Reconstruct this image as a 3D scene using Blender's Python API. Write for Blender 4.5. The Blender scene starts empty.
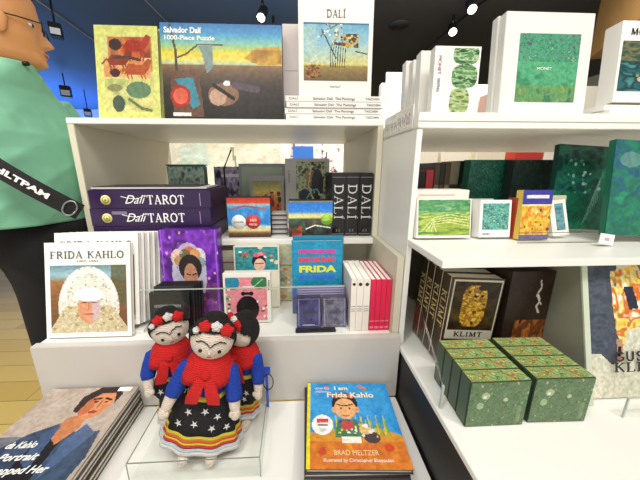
import bpy, bmesh, math, random
import numpy as np
from mathutils import Vector, Matrix
random.seed(4); rng = np.random.RandomState(4)
S = bpy.context.scene
COL = S.collection
PI = math.pi
# ------------------------------------------------------------------ camera
F = 280.0; TH = math.atan(71/F); PSI = 0.05; CX = 310.46; CZ = 1.15
cd = bpy.data.cameras.new('camera'); cam = bpy.data.objects.new('camera', cd); COL.objects.link(cam)
cam.location = (0, 0, CZ); cam.rotation_euler = (PI/2-TH, 0, -PSI)
cd.sensor_width = 36; cd.lens = F/640*36; cd.shift_x = (320-CX)/640; cd.clip_start = .02; cd.clip_end = 60
S.cycles.transparent_max_bounces = 32; S.cycles.max_bounces = 10
S.camera = cam
# ------------------------------------------------------------------ world, exposure, large lights
w = bpy.data.worlds.new('world'); S.world = w; w.use_nodes = True
w.node_tree.nodes['Background'].inputs[0].default_value = (1, .97, .92, 1)
w.node_tree.nodes['Background'].inputs[1].default_value = 1.0
S.view_settings.view_transform = 'Standard'; S.view_settings.look = 'None'
S.view_settings.exposure = 0.0; S.view_settings.gamma = 1; S.view_settings.use_curve_mapping = False
def area(name, loc, rot, sx, sy, power, col=(1, .96, .9)):
    l = bpy.data.lights.new(name, 'AREA'); l.shape = 'RECTANGLE'; l.size = sx; l.size_y = sy; l.energy = power; l.color = col
    o = bpy.data.objects.new(name, l); COL.objects.link(o); o.location = loc; o.rotation_euler = rot; return o
area('ceiling_light_front', (.1, -.35, 2.55), (math.radians(12), 0, 0), 2.2, .8, 36)
area('ceiling_light_back', (.6, 2.0, 2.5), (math.radians(35), 0, 0), 3.0, .5, 60)
area('added_blue_uplight', (-5.4, 6.6, 1.7), (PI, 0, 0), 2.5, 2.5, 90, (.12, .35, 1))  # added uplight, no visible source; tints the far left ceiling blue
def spot(loc, aim, power, ang=60, size=.03, col=(1, .95, .88)):
    l = bpy.data.lights.new('spot_lamp', 'SPOT'); l.energy = power; l.spot_size = math.radians(ang); l.spot_blend = .6
    l.shadow_soft_size = size; l.color = col
    o = bpy.data.objects.new('spot_lamp', l); COL.objects.link(o); o.location = loc
    o.rotation_euler = (Vector(aim)-Vector(loc)).to_track_quat('-Z', 'Y').to_euler(); return o
spot((.9, -.2, 2.5), (.45, .5, .75), 26, 50, .03)
spot((-.6, -.3, 2.5), (-.2, .55, .7), 24, 50, .03)
spot((-1.5, .1, 2.5), (-1.35, 1.3, 0), 95, 75, .06)  # extra spot added to brighten the left aisle floor and the person
# ------------------------------------------------------------------ pixel -> place maths (a ray of the photograph met with a real plane)
_fw = Vector((math.sin(PSI)*math.cos(TH), math.cos(PSI)*math.cos(TH), -math.sin(TH)))
_r = Vector((math.cos(PSI), -math.sin(PSI), 0)); _up = _r.cross(_fw)
def ray(px, py): return _r*((px-CX)/F)+_up*((240-py)/F)+_fw
def atY(px, py, Y): d = ray(px, py); return d*(Y/d.y)+Vector((0, 0, CZ))
def atZ(px, py, Z): d = ray(px, py); return d*((Z-CZ)/d.z)+Vector((0, 0, CZ))
# ------------------------------------------------------------------ colours and materials
def lin(c):
    return tuple((x/12.92 if x <= .04045 else ((x+.055)/1.055)**2.4) for x in c)
def H(s):
    return tuple(int(s[i:i+2], 16)/255 for i in (0, 2, 4))
MATS = {}
def mat(name, col, rough=.5, metal=0, var=.06, scale=30, bump=0, bscale=200, emit=0, alpha=1, trans=0, spec=.5):
    if name in MATS: return MATS[name]
    m = bpy.data.materials.new(name); m.use_nodes = True; nt = m.node_tree; b = nt.nodes['Principled BSDF']
    c = lin(H(col) if isinstance(col, str) else col)
    tc = nt.nodes.new('ShaderNodeTexCoord'); n = nt.nodes.new('ShaderNodeTexNoise'); n.inputs['Scale'].default_value = scale
    nt.links.new(tc.outputs['Object'], n.inputs['Vector'])
    r = nt.nodes.new('ShaderNodeMix'); r.data_type = 'RGBA'
    r.inputs[6].default_value = (*[max(0, x*(1-var)) for x in c], 1); r.inputs[7].default_value = (*[min(1, x*(1+var)) for x in c], 1)
    nt.links.new(n.outputs['Fac'], r.inputs[0]); nt.links.new(r.outputs[2], b.inputs['Base Color'])
    b.inputs['Roughness'].default_value = rough; b.inputs['Metallic'].default_value = metal
    b.inputs['Specular IOR Level'].default_value = spec
    if trans:
        b.inputs['Transmission Weight'].default_value = trans; b.inputs['IOR'].default_value = 1.2
    if emit:
        b.inputs['Emission Color'].default_value = (*c, 1); b.inputs['Emission Strength'].default_value = emit
    if bump:
        n2 = nt.nodes.new('ShaderNodeTexNoise'); n2.inputs['Scale'].default_value = bscale
        nt.links.new(tc.outputs['Object'], n2.inputs['Vector'])
        bp = nt.nodes.new('ShaderNodeBump'); bp.inputs['Strength'].default_value = bump; bp.inputs['Distance'].default_value = .003
        nt.links.new(n2.outputs['Fac'], bp.inputs['Height']); nt.links.new(bp.outputs[0], b.inputs['Normal'])
    MATS[name] = m; return m
def knit(name, col, s=330):
    if name in MATS: return MATS[name]
    m = mat(name, col, .9, 0, .12, 60); nt = m.node_tree; b = nt.nodes['Principled BSDF']
    tc = nt.nodes.new('ShaderNodeTexCoord')
    wv = nt.nodes.new('ShaderNodeTexWave'); wv.bands_direction = 'Z'; wv.inputs['Scale'].default_value = s*.3; wv.inputs['Distortion'].default_value = 1.5
    wv.inputs['Detail Scale'].default_value = 8
    v = nt.nodes.new('ShaderNodeTexVoronoi'); v.inputs['Scale'].default_value = s
    ad = nt.nodes.new('ShaderNodeMath'); ad.operation = 'SUBTRACT'
    nt.links.new(tc.outputs['Object'], wv.inputs[0]); nt.links.new(tc.outputs['Object'], v.inputs[0])
    nt.links.new(wv.outputs['Fac'], ad.inputs[0]); nt.links.new(v.outputs['Distance'], ad.inputs[1])
    bp = nt.nodes.new('ShaderNodeBump'); bp.inputs['Strength'].default_value = .8; bp.inputs['Distance'].default_value = .003
    nt.links.new(ad.outputs[0], bp.inputs['Height']); nt.links.new(bp.outputs[0], b.inputs['Normal'])
    return m
def art_mat(name='printed_cover', rough=.35):
    if name in MATS: return MATS[name]
    m = bpy.data.materials.new(name); m.use_nodes = True; nt = m.node_tree; b = nt.nodes['Principled BSDF']
    a = nt.nodes.new('ShaderNodeAttribute'); a.attribute_name = 'Col'
    nt.links.new(a.outputs['Color'], b.inputs['Base Color']); b.inputs['Roughness'].default_value = rough
    b.inputs['Specular IOR Level'].default_value = .35
    MATS[name] = m; return m
WHITE = mat('white_laminate', 'f4f3ec', .35, var=.015, scale=4)
PAPER = mat('paper_block', 'efe9dc', .8, var=.08, scale=120)
def clear_mat():
    m = bpy.data.materials.new('clear_acrylic'); m.use_nodes = True; nt = m.node_tree
    for n in list(nt.nodes): nt.nodes.remove(n)
    out = nt.nodes.new('ShaderNodeOutputMaterial'); tr = nt.nodes.new('ShaderNodeBsdfTransparent'); tr.inputs[0].default_value = (.985, .99, .985, 1)
    gl = nt.nodes.new('ShaderNodeBsdfGlossy'); gl.inputs['Roughness'].default_value = .12
    mx = nt.nodes.new('ShaderNodeMixShader'); fr = nt.nodes.new('ShaderNodeMath'); fr.inputs[0].default_value = .035; fr.inputs[1].default_value = 0
    nt.links.new(fr.outputs[0], mx.inputs[0]); nt.links.new(tr.outputs[0], mx.inputs[1]); nt.links.new(gl.outputs[0], mx.inputs[2])
    nt.links.new(mx.outputs[0], out.inputs[0]); return m
CLEAR = clear_mat()
EDGE = mat('acrylic_edge', 'b9c2b4', .15, var=.02)
# ------------------------------------------------------------------ object helpers
def link(name, me, m, parent=None):
    o = bpy.data.objects.new(name, me); COL.objects.link(o)
    if m is not None: me.materials.append(m)
    if parent: o.parent = parent
    return o
def box_bm(bm, x0, x1, y0, y1, z0, z1):
    vs = [bm.verts.new(p) for p in ((x0,y0,z0),(x1,y0,z0),(x1,y1,z0),(x0,y1,z0),(x0,y0,z1),(x1,y0,z1),(x1,y1,z1),(x0,y1,z1))]
    for f in ((0,3,2,1),(4,5,6,7),(0,1,5,4),(1,2,6,5),(2,3,7,6),(3,0,4,7)): bm.faces.new([vs[i] for i in f])
def boxes(name, lst, m, parent=None, bevel=0):
    bm = bmesh.new()
    for b in lst: box_bm(bm, *b)
    if bevel: bmesh.ops.bevel(bm, geom=bm.edges[:], offset=bevel, segments=2, affect='EDGES', clamp_overlap=True)
    me = bpy.data.meshes.new(name); bm.to_mesh(me); bm.free()
    return link(name, me, m, parent)
def pydata(name, vs, fs, m, parent=None, smooth=False):
    me = bpy.data.meshes.new(name); me.from_pydata([tuple(v) for v in vs], [], fs); me.update()
    if smooth:
        for p in me.polygons: p.use_smooth = True
    return link(name, me, m, parent)
def prism(name, poly, axis, a, b, m, parent=None, bevel=0):
    """extrude a polygon; axis 'x': poly in (y,z), 'y': poly in (x,z), 'z': poly in (x,y)"""
    def P(u, v, t): return {'x': (t, u, v), 'y': (u, t, v), 'z': (u, v, t)}[axis]
    bm = bmesh.new(); n = len(poly)
    A = [bm.verts.new(P(u, v, a)) for u, v in poly]; B = [bm.verts.new(P(u, v, b)) for u, v in poly]
    bm.faces.new(A); bm.faces.new(B[::-1])
    for i in range(n): bm.faces.new((A[i], B[i], B[(i+1) % n], A[(i+1) % n]))
    bmesh.ops.recalc_face_normals(bm, faces=bm.faces)
    if bevel: bmesh.ops.bevel(bm, geom=bm.edges[:], offset=bevel, segments=2, affect='EDGES', clamp_overlap=True)
    me = bpy.data.meshes.new(name); bm.to_mesh(me); bm.free(); return link(name, me, m, parent)
def tube(name, pts, r, m, parent=None, n=10, close=True):
    """a rounded rod through points; r a number or list"""
    pts = [Vector(p) for p in pts]; rs = r if isinstance(r, (list, tuple)) else [r]*len(pts)
    vs = []; fs = []
    up = Vector((0, 0, 1))
    for i, p in enumerate(pts):
        t = (pts[min(i+1, len(pts)-1)]-pts[max(i-1, 0)]).normalized()
        u = t.cross(up) if abs(t.dot(up)) < .95 else t.cross(Vector((0, 1, 0))); u.normalize(); v = t.cross(u)
        for k in range(n):
            a = 2*PI*k/n; vs.append(p+(u*math.cos(a)+v*math.sin(a))*rs[i])
    for i in range(len(pts)-1):
        for k in range(n):
            fs.append((i*n+k, i*n+(k+1) % n, (i+1)*n+(k+1) % n, (i+1)*n+k))
    fs.append(tuple(range(n))[::-1]); fs.append(tuple((len(pts)-1)*n+k for k in range(n)))
    o = pydata(name, vs, fs, m, parent, True); return o
def ellipsoid(name, c, rad, m, parent=None, seg=24, rot=None, fn=None):
    bm = bmesh.new(); bmesh.ops.create_uvsphere(bm, u_segments=seg, v_segments=seg//2+2, radius=1)
    R = rot.to_matrix() if rot else Matrix.Identity(3)
    for v in bm.verts:
        p = Vector((v.co.x*rad[0], v.co.y*rad[1], v.co.z*rad[2]))
        if fn: p = fn(p)
        v.co = R @ p+Vector(c)
    for f in bm.faces: f.smooth = True
    me = bpy.data.meshes.new(name); bm.to_mesh(me); bm.free(); return link(name, me, m, parent)
def tag(o, label=None, cat=None, group=None, kind=None):
    if label: o['label'] = label
    if cat: o['category'] = cat
    if group: o['group'] = group
    if kind: o['kind'] = kind
    return o
def thing(name, label, cat, loc=(0,0,0), rot=(0,0,0), group=None):
    o = bpy.data.objects.new(name, None); COL.objects.link(o); o.location = loc; o.rotation_euler = rot
    o.empty_display_size = .05
    return tag(o, label, cat, group)
def kids(o): return [c for c in COL.objects if c.parent == o]
def copy_tree(o, parent=None):
    c = o.copy(); COL.objects.link(c); c.parent = parent
    for ch in kids(o): copy_tree(ch, c)
    return c
def dup(o, label, loc, rot=None, group=None):
    c = copy_tree(o); c['label'] = label; c.location = loc
    if rot is not None: c.rotation_euler = rot
    if group: c['group'] = group
    return c
def structure(o): o['kind'] = 'structure'; return o
# ------------------------------------------------------------------ lettering
def text(name, s, size, m, parent, loc, width=None, shear=0, bold=0, rot=(PI/2, 0, 0), align='CENTER', ext=.0002):
    c = bpy.data.curves.new('t', 'FONT'); c.body = s; c.size = size; c.align_x = align; c.align_y = 'CENTER'; c.shear = shear
    c.extrude = ext; c.offset = bold; c.resolution_u = 3
    o = bpy.data.objects.new('t', c); COL.objects.link(o)
    bpy.context.view_layer.update()
    me = bpy.data.meshes.new_from_object(o.evaluated_get(bpy.context.evaluated_depsgraph_get()))
    bpy.data.objects.remove(o); bpy.data.curves.remove(c)
    me.materials.clear()
    if width:
        xs = [v.co.x for v in me.vertices]; k = width/max(1e-6, max(xs)-min(xs))
        for v in me.vertices: v.co.x *= k
    t = link(name, me, m, parent); t.location = loc; t.rotation_euler = rot; return t
# serif capitals drawn as strokes: (points, thick?) in a unit-high box
G = {
 'F': (.6, [([(.12,0),(.12,1)],1), ([(.12,.96),(.58,.96)],0), ([(.12,.5),(.45,.5)],0), ([(.58,.96),(.58,.8)],0), ([(.0,.02),(.26,.02)],0)]),
 'R': (.7, [([(.12,0),(.12,1)],1), ([(.12,.96),(.4,.96),(.54,.86),(.54,.64),(.4,.52),(.12,.5)],1), ([(.35,.5),(.66,.02)],1), ([(.0,.02),(.26,.02)],0)]),
 'I': (.34, [([(.17,0),(.17,1)],1), ([(.03,.02),(.31,.02)],0), ([(.03,.98),(.31,.98)],0)]),
 'Í': (.34, [([(.17,0),(.17,1)],1), ([(.03,.02),(.31,.02)],0), ([(.03,.98),(.31,.98)],0), ([(.12,1.08),(.3,1.25)],0)]),
 'D': (.75, [([(.12,0),(.12,1)],1), ([(.0,.98),(.4,.98),(.6,.85),(.68,.5),(.6,.15),(.4,.02),(.0,.02)],1)]),
 'A': (.75, [([(.08,.02),(.36,1)],0), ([(.36,1),(.66,.02)],1), ([(.17,.34),(.55,.34)],0), ([(.0,.02),(.18,.02)],0), ([(.54,.02),(.76,.02)],0)]),
 'K': (.72, [([(.12,0),(.12,1)],1), ([(.6,.98),(.14,.45)],0), ([(.28,.6),(.64,.02)],1), ([(.0,.02),(.26,.02)],0), ([(.0,.98),(.26,.98)],0), ([(.5,.98),(.7,.98)],0)]),
 'H': (.78, [([(.12,0),(.12,1)],1), ([(.64,0),(.64,1)],1), ([(.12,.5),(.64,.5)],0), ([(.0,.02),(.26,.02)],0), ([(.5,.02),(.78,.02)],0), ([(.0,.98),(.26,.98)],0), ([(.5,.98),(.78,.98)],0)]),
 'L': (.6, [([(.12,0),(.12,1)],1), ([(.0,.02),(.56,.02)],0), ([(.56,.02),(.58,.22)],0), ([(.0,.98),(.26,.98)],0)]),
 'O': (.82, [([(.4,0),(.15,.13),(.05,.5),(.15,.87),(.4,1),(.65,.87),(.75,.5),(.65,.13),(.4,0)],1)]),
 'M': (.9, [([(.12,0),(.14,1)],0), ([(.14,1),(.44,.05)],1), ([(.44,.05),(.74,1)],0), ([(.74,1),(.78,0)],1), ([(.02,.02),(.22,.02)],0), ([(.66,.02),(.9,.02)],0)]),
 'N': (.8, [([(.12,0),(.12,1)],0), ([(.12,.98),(.66,.02)],1), ([(.66,0),(.66,1)],0), ([(.02,.02),(.22,.02)],0), ([(.56,.98),(.78,.98)],0)]),
 'E': (.62, [([(.12,0),(.12,1)],1), ([(.0,.98),(.56,.98)],0), ([(.12,.5),(.42,.5)],0), ([(.0,.02),(.58,.02)],0), ([(.56,.98),(.56,.84)],0), ([(.58,.02),(.6,.2)],0)]),
 'T': (.66, [([(.33,0),(.33,1)],1), ([(.02,.98),(.64,.98)],0), ([(.02,.98),(.02,.8)],0), ([(.64,.98),(.64,.8)],0), ([(.2,.02),(.46,.02)],0)]),
 'G': (.8, [([(.7,.8),(.55,.96),(.36,1),(.14,.85),(.05,.5),(.14,.14),(.38,0),(.6,.06),(.7,.16),(.7,.42)],1), ([(.5,.42),(.78,.42)],0)]),
 'V': (.72, [([(.08,1),(.36,0)],1), ([(.36,0),(.64,1)],0)]),
 'S': (.6, [([(.5,.82),(.4,.97),(.2,.98),(.1,.8),(.2,.58),(.42,.44),(.52,.24),(.4,.03),(.18,.02),(.08,.2)],1)]),
 'U': (.76, [([(.12,1),(.12,.25),(.25,.02),(.48,.02),(.62,.25),(.62,1)],1)]),
 ' ': (.35, []), }
def serif(name, s, height, m, parent, center, width=None, th=.12, axis='xz', vertical=False, ext=.0004):
    """serif lettering; laid out in local x (right) / z (up), facing -Y"""
    vs = []; fs = []; x = 0; polys = []
    for ch in s:
        wd, st = G[ch]
        for pts, thick in st:
            h = (th if thick else th*.5)/2
            for a, b in zip(pts, pts[1:]):
                a2 = Vector((a[0]+x, a[1])); b2 = Vector((b[0]+x, b[1])); d = (b2-a2).normalized()*h*.6; nn = Vector((-d.y, d.x)).normalized()*h
                polys.append([a2-d-nn, b2+d-nn, b2+d+nn, a2-d+nn])
        x += wd+.14
    W = x-.14
    k = height; kx = (width/W) if width else height
    for i, pl in enumerate(polys):
        b = len(vs); e = ext*(1+.1*(i % 5))
        for q in pl:
            u, v = (q.x-W/2)*kx, (q.y-.5)*k
            if vertical: u, v = v, -u
            vs.append((u, 0, v))
        for q in range(4): vs.append((vs[b+q][0], -e, vs[b+q][2]))
        fs += [(b+4, b+5, b+6, b+7), (b, b+1, b+5, b+4), (b+1, b+2, b+6, b+5), (b+2, b+3, b+7, b+6), (b+3, b, b+4, b+7)]
    o = pydata(name, vs, fs, m, parent); o.location = center; return o
# ------------------------------------------------------------------ painted pictures (colours live in the mesh of the print)
def rgb(c): return np.array(H(c) if isinstance(c, str) else c, float)
class Art:
    def __init__(s, w, h, bg='ffffff'):
        s.w, s.h = w, h; s.a = np.ones((h, w, 3))*rgb(bg)
        s.X, s.Y = np.meshgrid((np.arange(w)+.5)/w, (np.arange(h)+.5)/h)
    def put(s, mk, c, al=1): s.a[mk] = s.a[mk]*(1-al)+rgb(c)*al; return s
    def rect(s, x0, y0, x1, y1, c, al=1): return s.put((s.X >= x0) & (s.X < x1) & (s.Y >= y0) & (s.Y < y1), c, al)
    def grad(s, stops, x0=0, x1=1, y0=0, y1=1):
        ys = [p[0] for p in stops]; cs = np.array([rgb(p[1]) for p in stops])
        t = (s.Y-y0)/(y1-y0); g = np.stack([np.interp(t, ys, cs[:, k]) for k in range(3)], -1)
        mk = (s.X >= x0) & (s.X < x1) & (s.Y >= y0) & (s.Y < y1); s.a[mk] = g[mk]; return s
    def ell(s, cx, cy, rx, ry, c, al=1): return s.put(((s.X-cx)/rx)**2+((s.Y-cy)/ry)**2 < 1, c, al)
    def poly(s, pts, c, al=1):
        ins = np.zeros((s.h, s.w), bool); n = len(pts)
        for i in range(n):
            x0, y0 = pts[i]; x1, y1 = pts[(i+1) % n]
            if y0 == y1: continue
            cnd = ((y0 > s.Y) != (y1 > s.Y)) & (s.X < (x1-x0)*(s.Y-y0)/(y1-y0)+x0); ins ^= cnd
        return s.put(ins, c, al)
    def line(s, pts, wd, c, al=1):
        mk = np.zeros((s.h, s.w), bool)
        for (x0, y0), (x1, y1) in zip(pts, pts[1:]):
            dx, dy = x1-x0, y1-y0; L = dx*dx+dy*dy+1e-9
            t = np.clip(((s.X-x0)*dx+(s.Y-y0)*dy)/L, 0, 1); d = np.hypot(s.X-x0-t*dx, (s.Y-y0-t*dy)*s.h/s.w); mk |= d < wd
        return s.put(mk, c, al)
    def field(s, fx, fy, seed=0):
        r = np.random.RandomState(seed); g = r.rand(fy+2, fx+2)
        u = s.X*fx; v = s.Y*fy; i = u.astype(int); j = v.astype(int); a = u-i; b = v-j; a = a*a*(3-2*a); b = b*b*(3-2*b)
        return g[j, i]*(1-a)*(1-b)+g[j, i+1]*a*(1-b)+g[j+1, i]*(1-a)*b+g[j+1, i+1]*a*b
    def noise(s, cols, fx, fy, seed=0, al=1, box=(0, 0, 1, 1), oct=2):
        f = s.field(fx, fy, seed)
        for k in range(1, oct): f = f*.6+.4*s.field(fx*2**k, fy*2**k, seed+k)
        f = np.clip((f-.2)/.6, 0, .999)*(len(cols)-1); i = f.astype(int); t = (f-i)[..., None]; C = np.array([rgb(c) for c in cols])
        v = C[i]*(1-t)+C[np.minimum(i+1, len(cols)-1)]*t
        mk = (s.X >= box[0]) & (s.Y >= box[1]) & (s.X < box[2]) & (s.Y < box[3])
        s.a[mk] = s.a[mk]*(1-al)+v[mk]*al; return s
    def dots(s, n, r, cols, seed=0, box=(0, 0, 1, 1), al=1):
        q = np.random.RandomState(seed)
        for k in range(n):
            x = q.uniform(box[0], box[2]); y = q.uniform(box[1], box[3]); rr = q.uniform(.5, 1)*r
            mk = (((s.X-x)/rr)**2+((s.Y-y)*s.h/s.w/rr)**2 < 1) & (s.X >= box[0]) & (s.X < box[2]) & (s.Y >= box[1]) & (s.Y < box[3])
            s.put(mk, cols[k % len(cols)], al)
        return s
def picture(name, art, x0, x1, z0, z1, parent, y=0, face='front', m=None, warp=None, tex=.055):
    """the printed picture as a fine grid; faces -Y (front), or lies in the plane given"""
    w, h = art.w, art.h
    q_ = np.random.RandomState(w*h % 97); g_ = (art.field(max(4, w//3), max(4, h//3), 31)-.5)*2+(q_.rand(h, w)-.5)*.8
    art.a = np.clip(art.a*(1+tex*g_[..., None])+tex*.25*g_[..., None], 0, 1)
    xs = np.linspace(x0, x1, w+1); zs = np.linspace(z1, z0, h+1)
    XX, ZZ = np.meshgrid(xs, zs); n = (w+1)*(h+1)
    if face == 'front': co = np.stack([XX, np.full_like(XX, y), ZZ], -1)
    elif face == 'left': co = np.stack([np.full_like(XX, y), -XX, ZZ], -1)     # x0..x1 runs from back to front
    elif face == 'top': co = np.stack([XX, ZZ, np.full_like(XX, y)], -1)
    co = co.reshape(-1, 3)
    if warp: co = np.array([warp(*p) for p in co])
    me = bpy.data.meshes.new(name); me.vertices.add(n); me.vertices.foreach_set('co', co.ravel())
    j, i = np.meshgrid(np.arange(h), np.arange(w), indexing='ij'); a = (j*(w+1)+i).ravel()
    q = np.stack([a, a+w+1, a+w+2, a+1], -1).ravel()
    me.loops.add(len(q)); me.loops.foreach_set('vertex_index', q)
    me.polygons.add(w*h); me.polygons.foreach_set('loop_start', np.arange(0, len(q), 4)); me.update(calc_edges=True)
    at = me.color_attributes.new('Col', 'FLOAT_COLOR', 'CORNER')
    c = np.clip(art.a.reshape(-1, 3), 0, 1); c = np.where(c <= .04045, c/12.92, ((c+.055)/1.055)**2.4)
    c = np.repeat(np.concatenate([c, np.ones((len(c), 1))], 1), 4, 0); at.data.foreach_set('color', c.ravel().astype(np.float32))
    return link(name, me, m or art_mat(), parent)
# ------------------------------------------------------------------ books and packs (local frame: base centre, cover facing -Y, thickness towards +Y)
def book(label, w, h, t, cover, art=None, box=None, texts=(), loc=(0,0,0), rot=(0,0,0), group=None, cat='book', name='book', pages=PAPER, spine='left'):
    r = thing(name, label, cat, loc, rot, group); c = min(.0022, t*.18)
    L = [(-w/2, w/2, 0, c, 0, h), (-w/2, w/2, t-c, t, 0, h)]
    if spine == 'left': L.append((-w/2, -w/2+c, c, t-c, 0, h))
    elif spine == 'right': L.append((w/2-c, w/2, c, t-c, 0, h))
    boxes('cover', L, cover, r)
    boxes('page_block', [(-w/2+(c if spine == 'left' else .002), w/2-(c if spine == 'right' else .002), c, t-c, .002, h-.002)], pages, r)
    if art is not None:
        b = box or (-w/2, w/2, 0, h); picture('cover_picture', art, b[0], b[1], b[2], b[3], r, -.0005)
    for tx in texts: tx(r)
    return r
def pack(label, w, h, t, m, art=None, box=None, texts=(), loc=(0,0,0), rot=(0,0,0), group=None, cat='box', name='box', bevel=.001, lid=True):
    r = thing(name, label, cat, loc, rot, group)
    boxes('carton', [(-w/2, w/2, 0, t, 0, h)], m, r, bevel)
    if art is not None:
        b = box or (-w/2, w/2, 0, h); picture('printed_front', art, b[0], b[1], b[2], b[3], r, -.0005)
    for tx in texts: tx(r)
    return r
def place(pl, pr, pyb, pyt, Y, z0, lean=0):
    """real width, height and base centre of an upright thing whose foot stands at depth Y on height z0"""
    a = atY(pl, pyb, Y); b = atY(pr, pyb, Y); k = math.tan(math.radians(lean))
    d = ray((pl+pr)/2, pyt); # (z0 + s) , Y + s*k  ->  d*t
    # d.y*t = Y + s*k ; d.z*t + CZ = z0 + s
    t = (Y+(CZ-z0)*k)/(d.y-d.z*k); s = d.z*t+CZ-z0
    return b.x-a.x, s/math.cos(math.radians(lean)), Vector(((a.x+b.x)/2, Y, z0)), (-math.radians(lean), 0, 0)
# ================================================================== THE ROOM
FLOORM = mat('oak_floor', 'e2c46a', .35, var=.12, scale=3)
def floor_nodes():
    nt = FLOORM.node_tree; b = nt.nodes['Principled BSDF']; tc = nt.nodes.new('ShaderNodeTexCoord'); br = nt.nodes.new('ShaderNodeTexBrick')
    br.inputs['Scale'].default_value = 1; br.inputs['Brick Width'].default_value = 1.4; br.inputs['Row Height'].default_value = .14; br.inputs['Mortar Size'].default_value = .002
    br.inputs['Color1'].default_value = (*lin(H('e8cb74')), 1); br.inputs['Color2'].default_value = (*lin(H('d5b258')), 1); br.inputs['Mortar'].default_value = (*lin(H('9a7a3c')), 1)
    nt.links.new(tc.outputs['Object'], br.inputs['Vector']); nt.links.new(br.outputs['Color'], b.inputs['Base Color'])
floor_nodes()
structure(boxes('floor', [(-6.5, 5, -2.2, 8.2, -.1, 0)], FLOORM))
NAVY = mat('navy_ceiling', '52709f', .55, var=.05, scale=2); CHAR = mat('charcoal_ceiling', '45474c', .6, var=.05, scale=2); CREAM = mat('cream_wall', 'ddd8c8', .7, var=.03, scale=2)
structure(boxes('ceiling', [(-6.5, .28, -2.2, 8.2, 2.66, 2.76)], NAVY))
structure(boxes('ceiling_panel', [(.28, 5, -2.2, 8.2, 2.66, 2.76)], CHAR))
structure(boxes('wall_back', [(-6.5, 5, 8.2, 8.3, 0, 2.66)], CREAM))
structure(boxes('wall_left', [(-6.6, -6.5, -2.2, 8.2, 0, 2.66)], CREAM))
structure(boxes('wall_right', [(5, 5.1, -2.2, 8.2, 0, 2.66)], CREAM))
WOOD = mat('warm_wood', 'a9834f', .45, var=.15, scale=8)
_a = atZ(588, 60, 2.16); _b = atZ(640, 18, 2.16); _d = (_b-_a); _c = _b+_d*.5; _n = Vector((-_d.y, _d.x, 0)).normalized()*-.22
structure(prism('beam_wood', [(_a.x, _a.y), (_c.x, _c.y), (_c.x-_n.x, _c.y-_n.y), (_a.x-_n.x, _a.y-_n.y)], 'z', 2.16, 2.655, WOOD))
ALU = mat('brushed_aluminium', 'cfd3d8', .3, .8)
BLACK = mat('black_metal', '141416', .4, .3)
for i, (a, b) in enumerate((((-1.42, 2.0, 2.65), (-1.30, 4.2, 2.65)), ((-2.3, 2.4, 2.65), (-2.6, 6.6, 2.65)))):
    structure(tube('trim_%d' % (i+1), [a, b], .006, ALU))
# ceiling spotlights on tracks
def spotlight(loc, aim, label):
    r = thing('track_spotlight', label, 'spotlight', loc, group='ceiling spotlights')
    d = (Vector(aim)-Vector(loc)).normalized()
    p0 = Vector((0, 0, 0))
    tube('lamp_housing', [p0-d*.06, p0-d*.045, p0+d*.06, p0+d*.075], [.025, .042, .045, .046], BLACK, r, 16)
    tube('bracket', [(0, 0, 2.642-loc[2]), (0, 0, .02)], .012, BLACK, r, 8)
    e = tube('lens', [p0+d*.0755, p0+d*.079], [.036, .03], mat('lamp_glow', 'fff6e6', emit=9), r, 14)
    return r
spotlight((1.60, 3.2, 2.53), (1.2, 2.0, 1.3), 'black ceiling spotlight with glowing lens, nearest above the small white book with green ovals')
spotlight((1.57, 2.85, 2.56), (1.3, 1.6, 1.2), 'glowing black ceiling spotlight at top edge, higher of the two right of the DALÍ book')
spotlight((-.285, 3.0, 2.53), (-.6, 2.0, 1.2), 'black ceiling spotlight with glowing lens, upper one left of the white DALÍ book')
spotlight((-.21, 3.3, 2.50), (-.4, 2.1, 1.2), 'black ceiling spotlight with glowing lens, lower one above the corner of the dark puzzle box')
def small_speaker(loc, s, label):
    r = thing('ceiling_spotlight_box', label, 'light fitting', loc, (0, 0, .5), 'square ceiling fittings')
    boxes('housing', [(-s, s, -s, s, -s*1.2, s*1.2)], BLACK, r, s*.1)
    boxes('face_plate', [(-s*.8, s*.8, -s-.004, -s-.0002, -s*.9, s*.2)], mat('pale_plate', 'dfe6f2', .4), r)
    tube('mount_rod', [(0, 0, s*1.2), (0, 0, 2.645-loc[2])], .008, BLACK, r, 6)
small_speaker(tuple(atY(56, 31, 3.0)), .045, 'square black ceiling fitting nearest the face of the person')
small_speaker(tuple(atY(66, 92, 5.2)), .07, 'small square black ceiling fitting above the shoulder of the green shirt')
small_speaker(tuple(atY(88, 113, 6.2)), .06, 'tiny square black ceiling fitting just left of the yellow books')
tr = tube('track_rail', [(1.80, 2.3, 2.62), (1.70, 3.0, 2.62), (1.66, 3.9, 2.62), (1.84, 6.0, 2.62)], .012, BLACK); tag(tr, 'long thin black lighting track running across the dark ceiling', 'lighting track')
v = thing('ceiling_speaker', 'round dark speaker disc set into the charcoal ceiling', 'ceiling speaker', (1.128, 3.447, 2.655))
tube('grille', [(0, 0, 0), (0, 0, -.006)], .105, mat('dark_grille', '232426', .8), v, 28); tube('rim', [(0, 0, .0), (0, 0, -.004)], .115, mat('rim_black', '303133', .6), v, 28)

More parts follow.
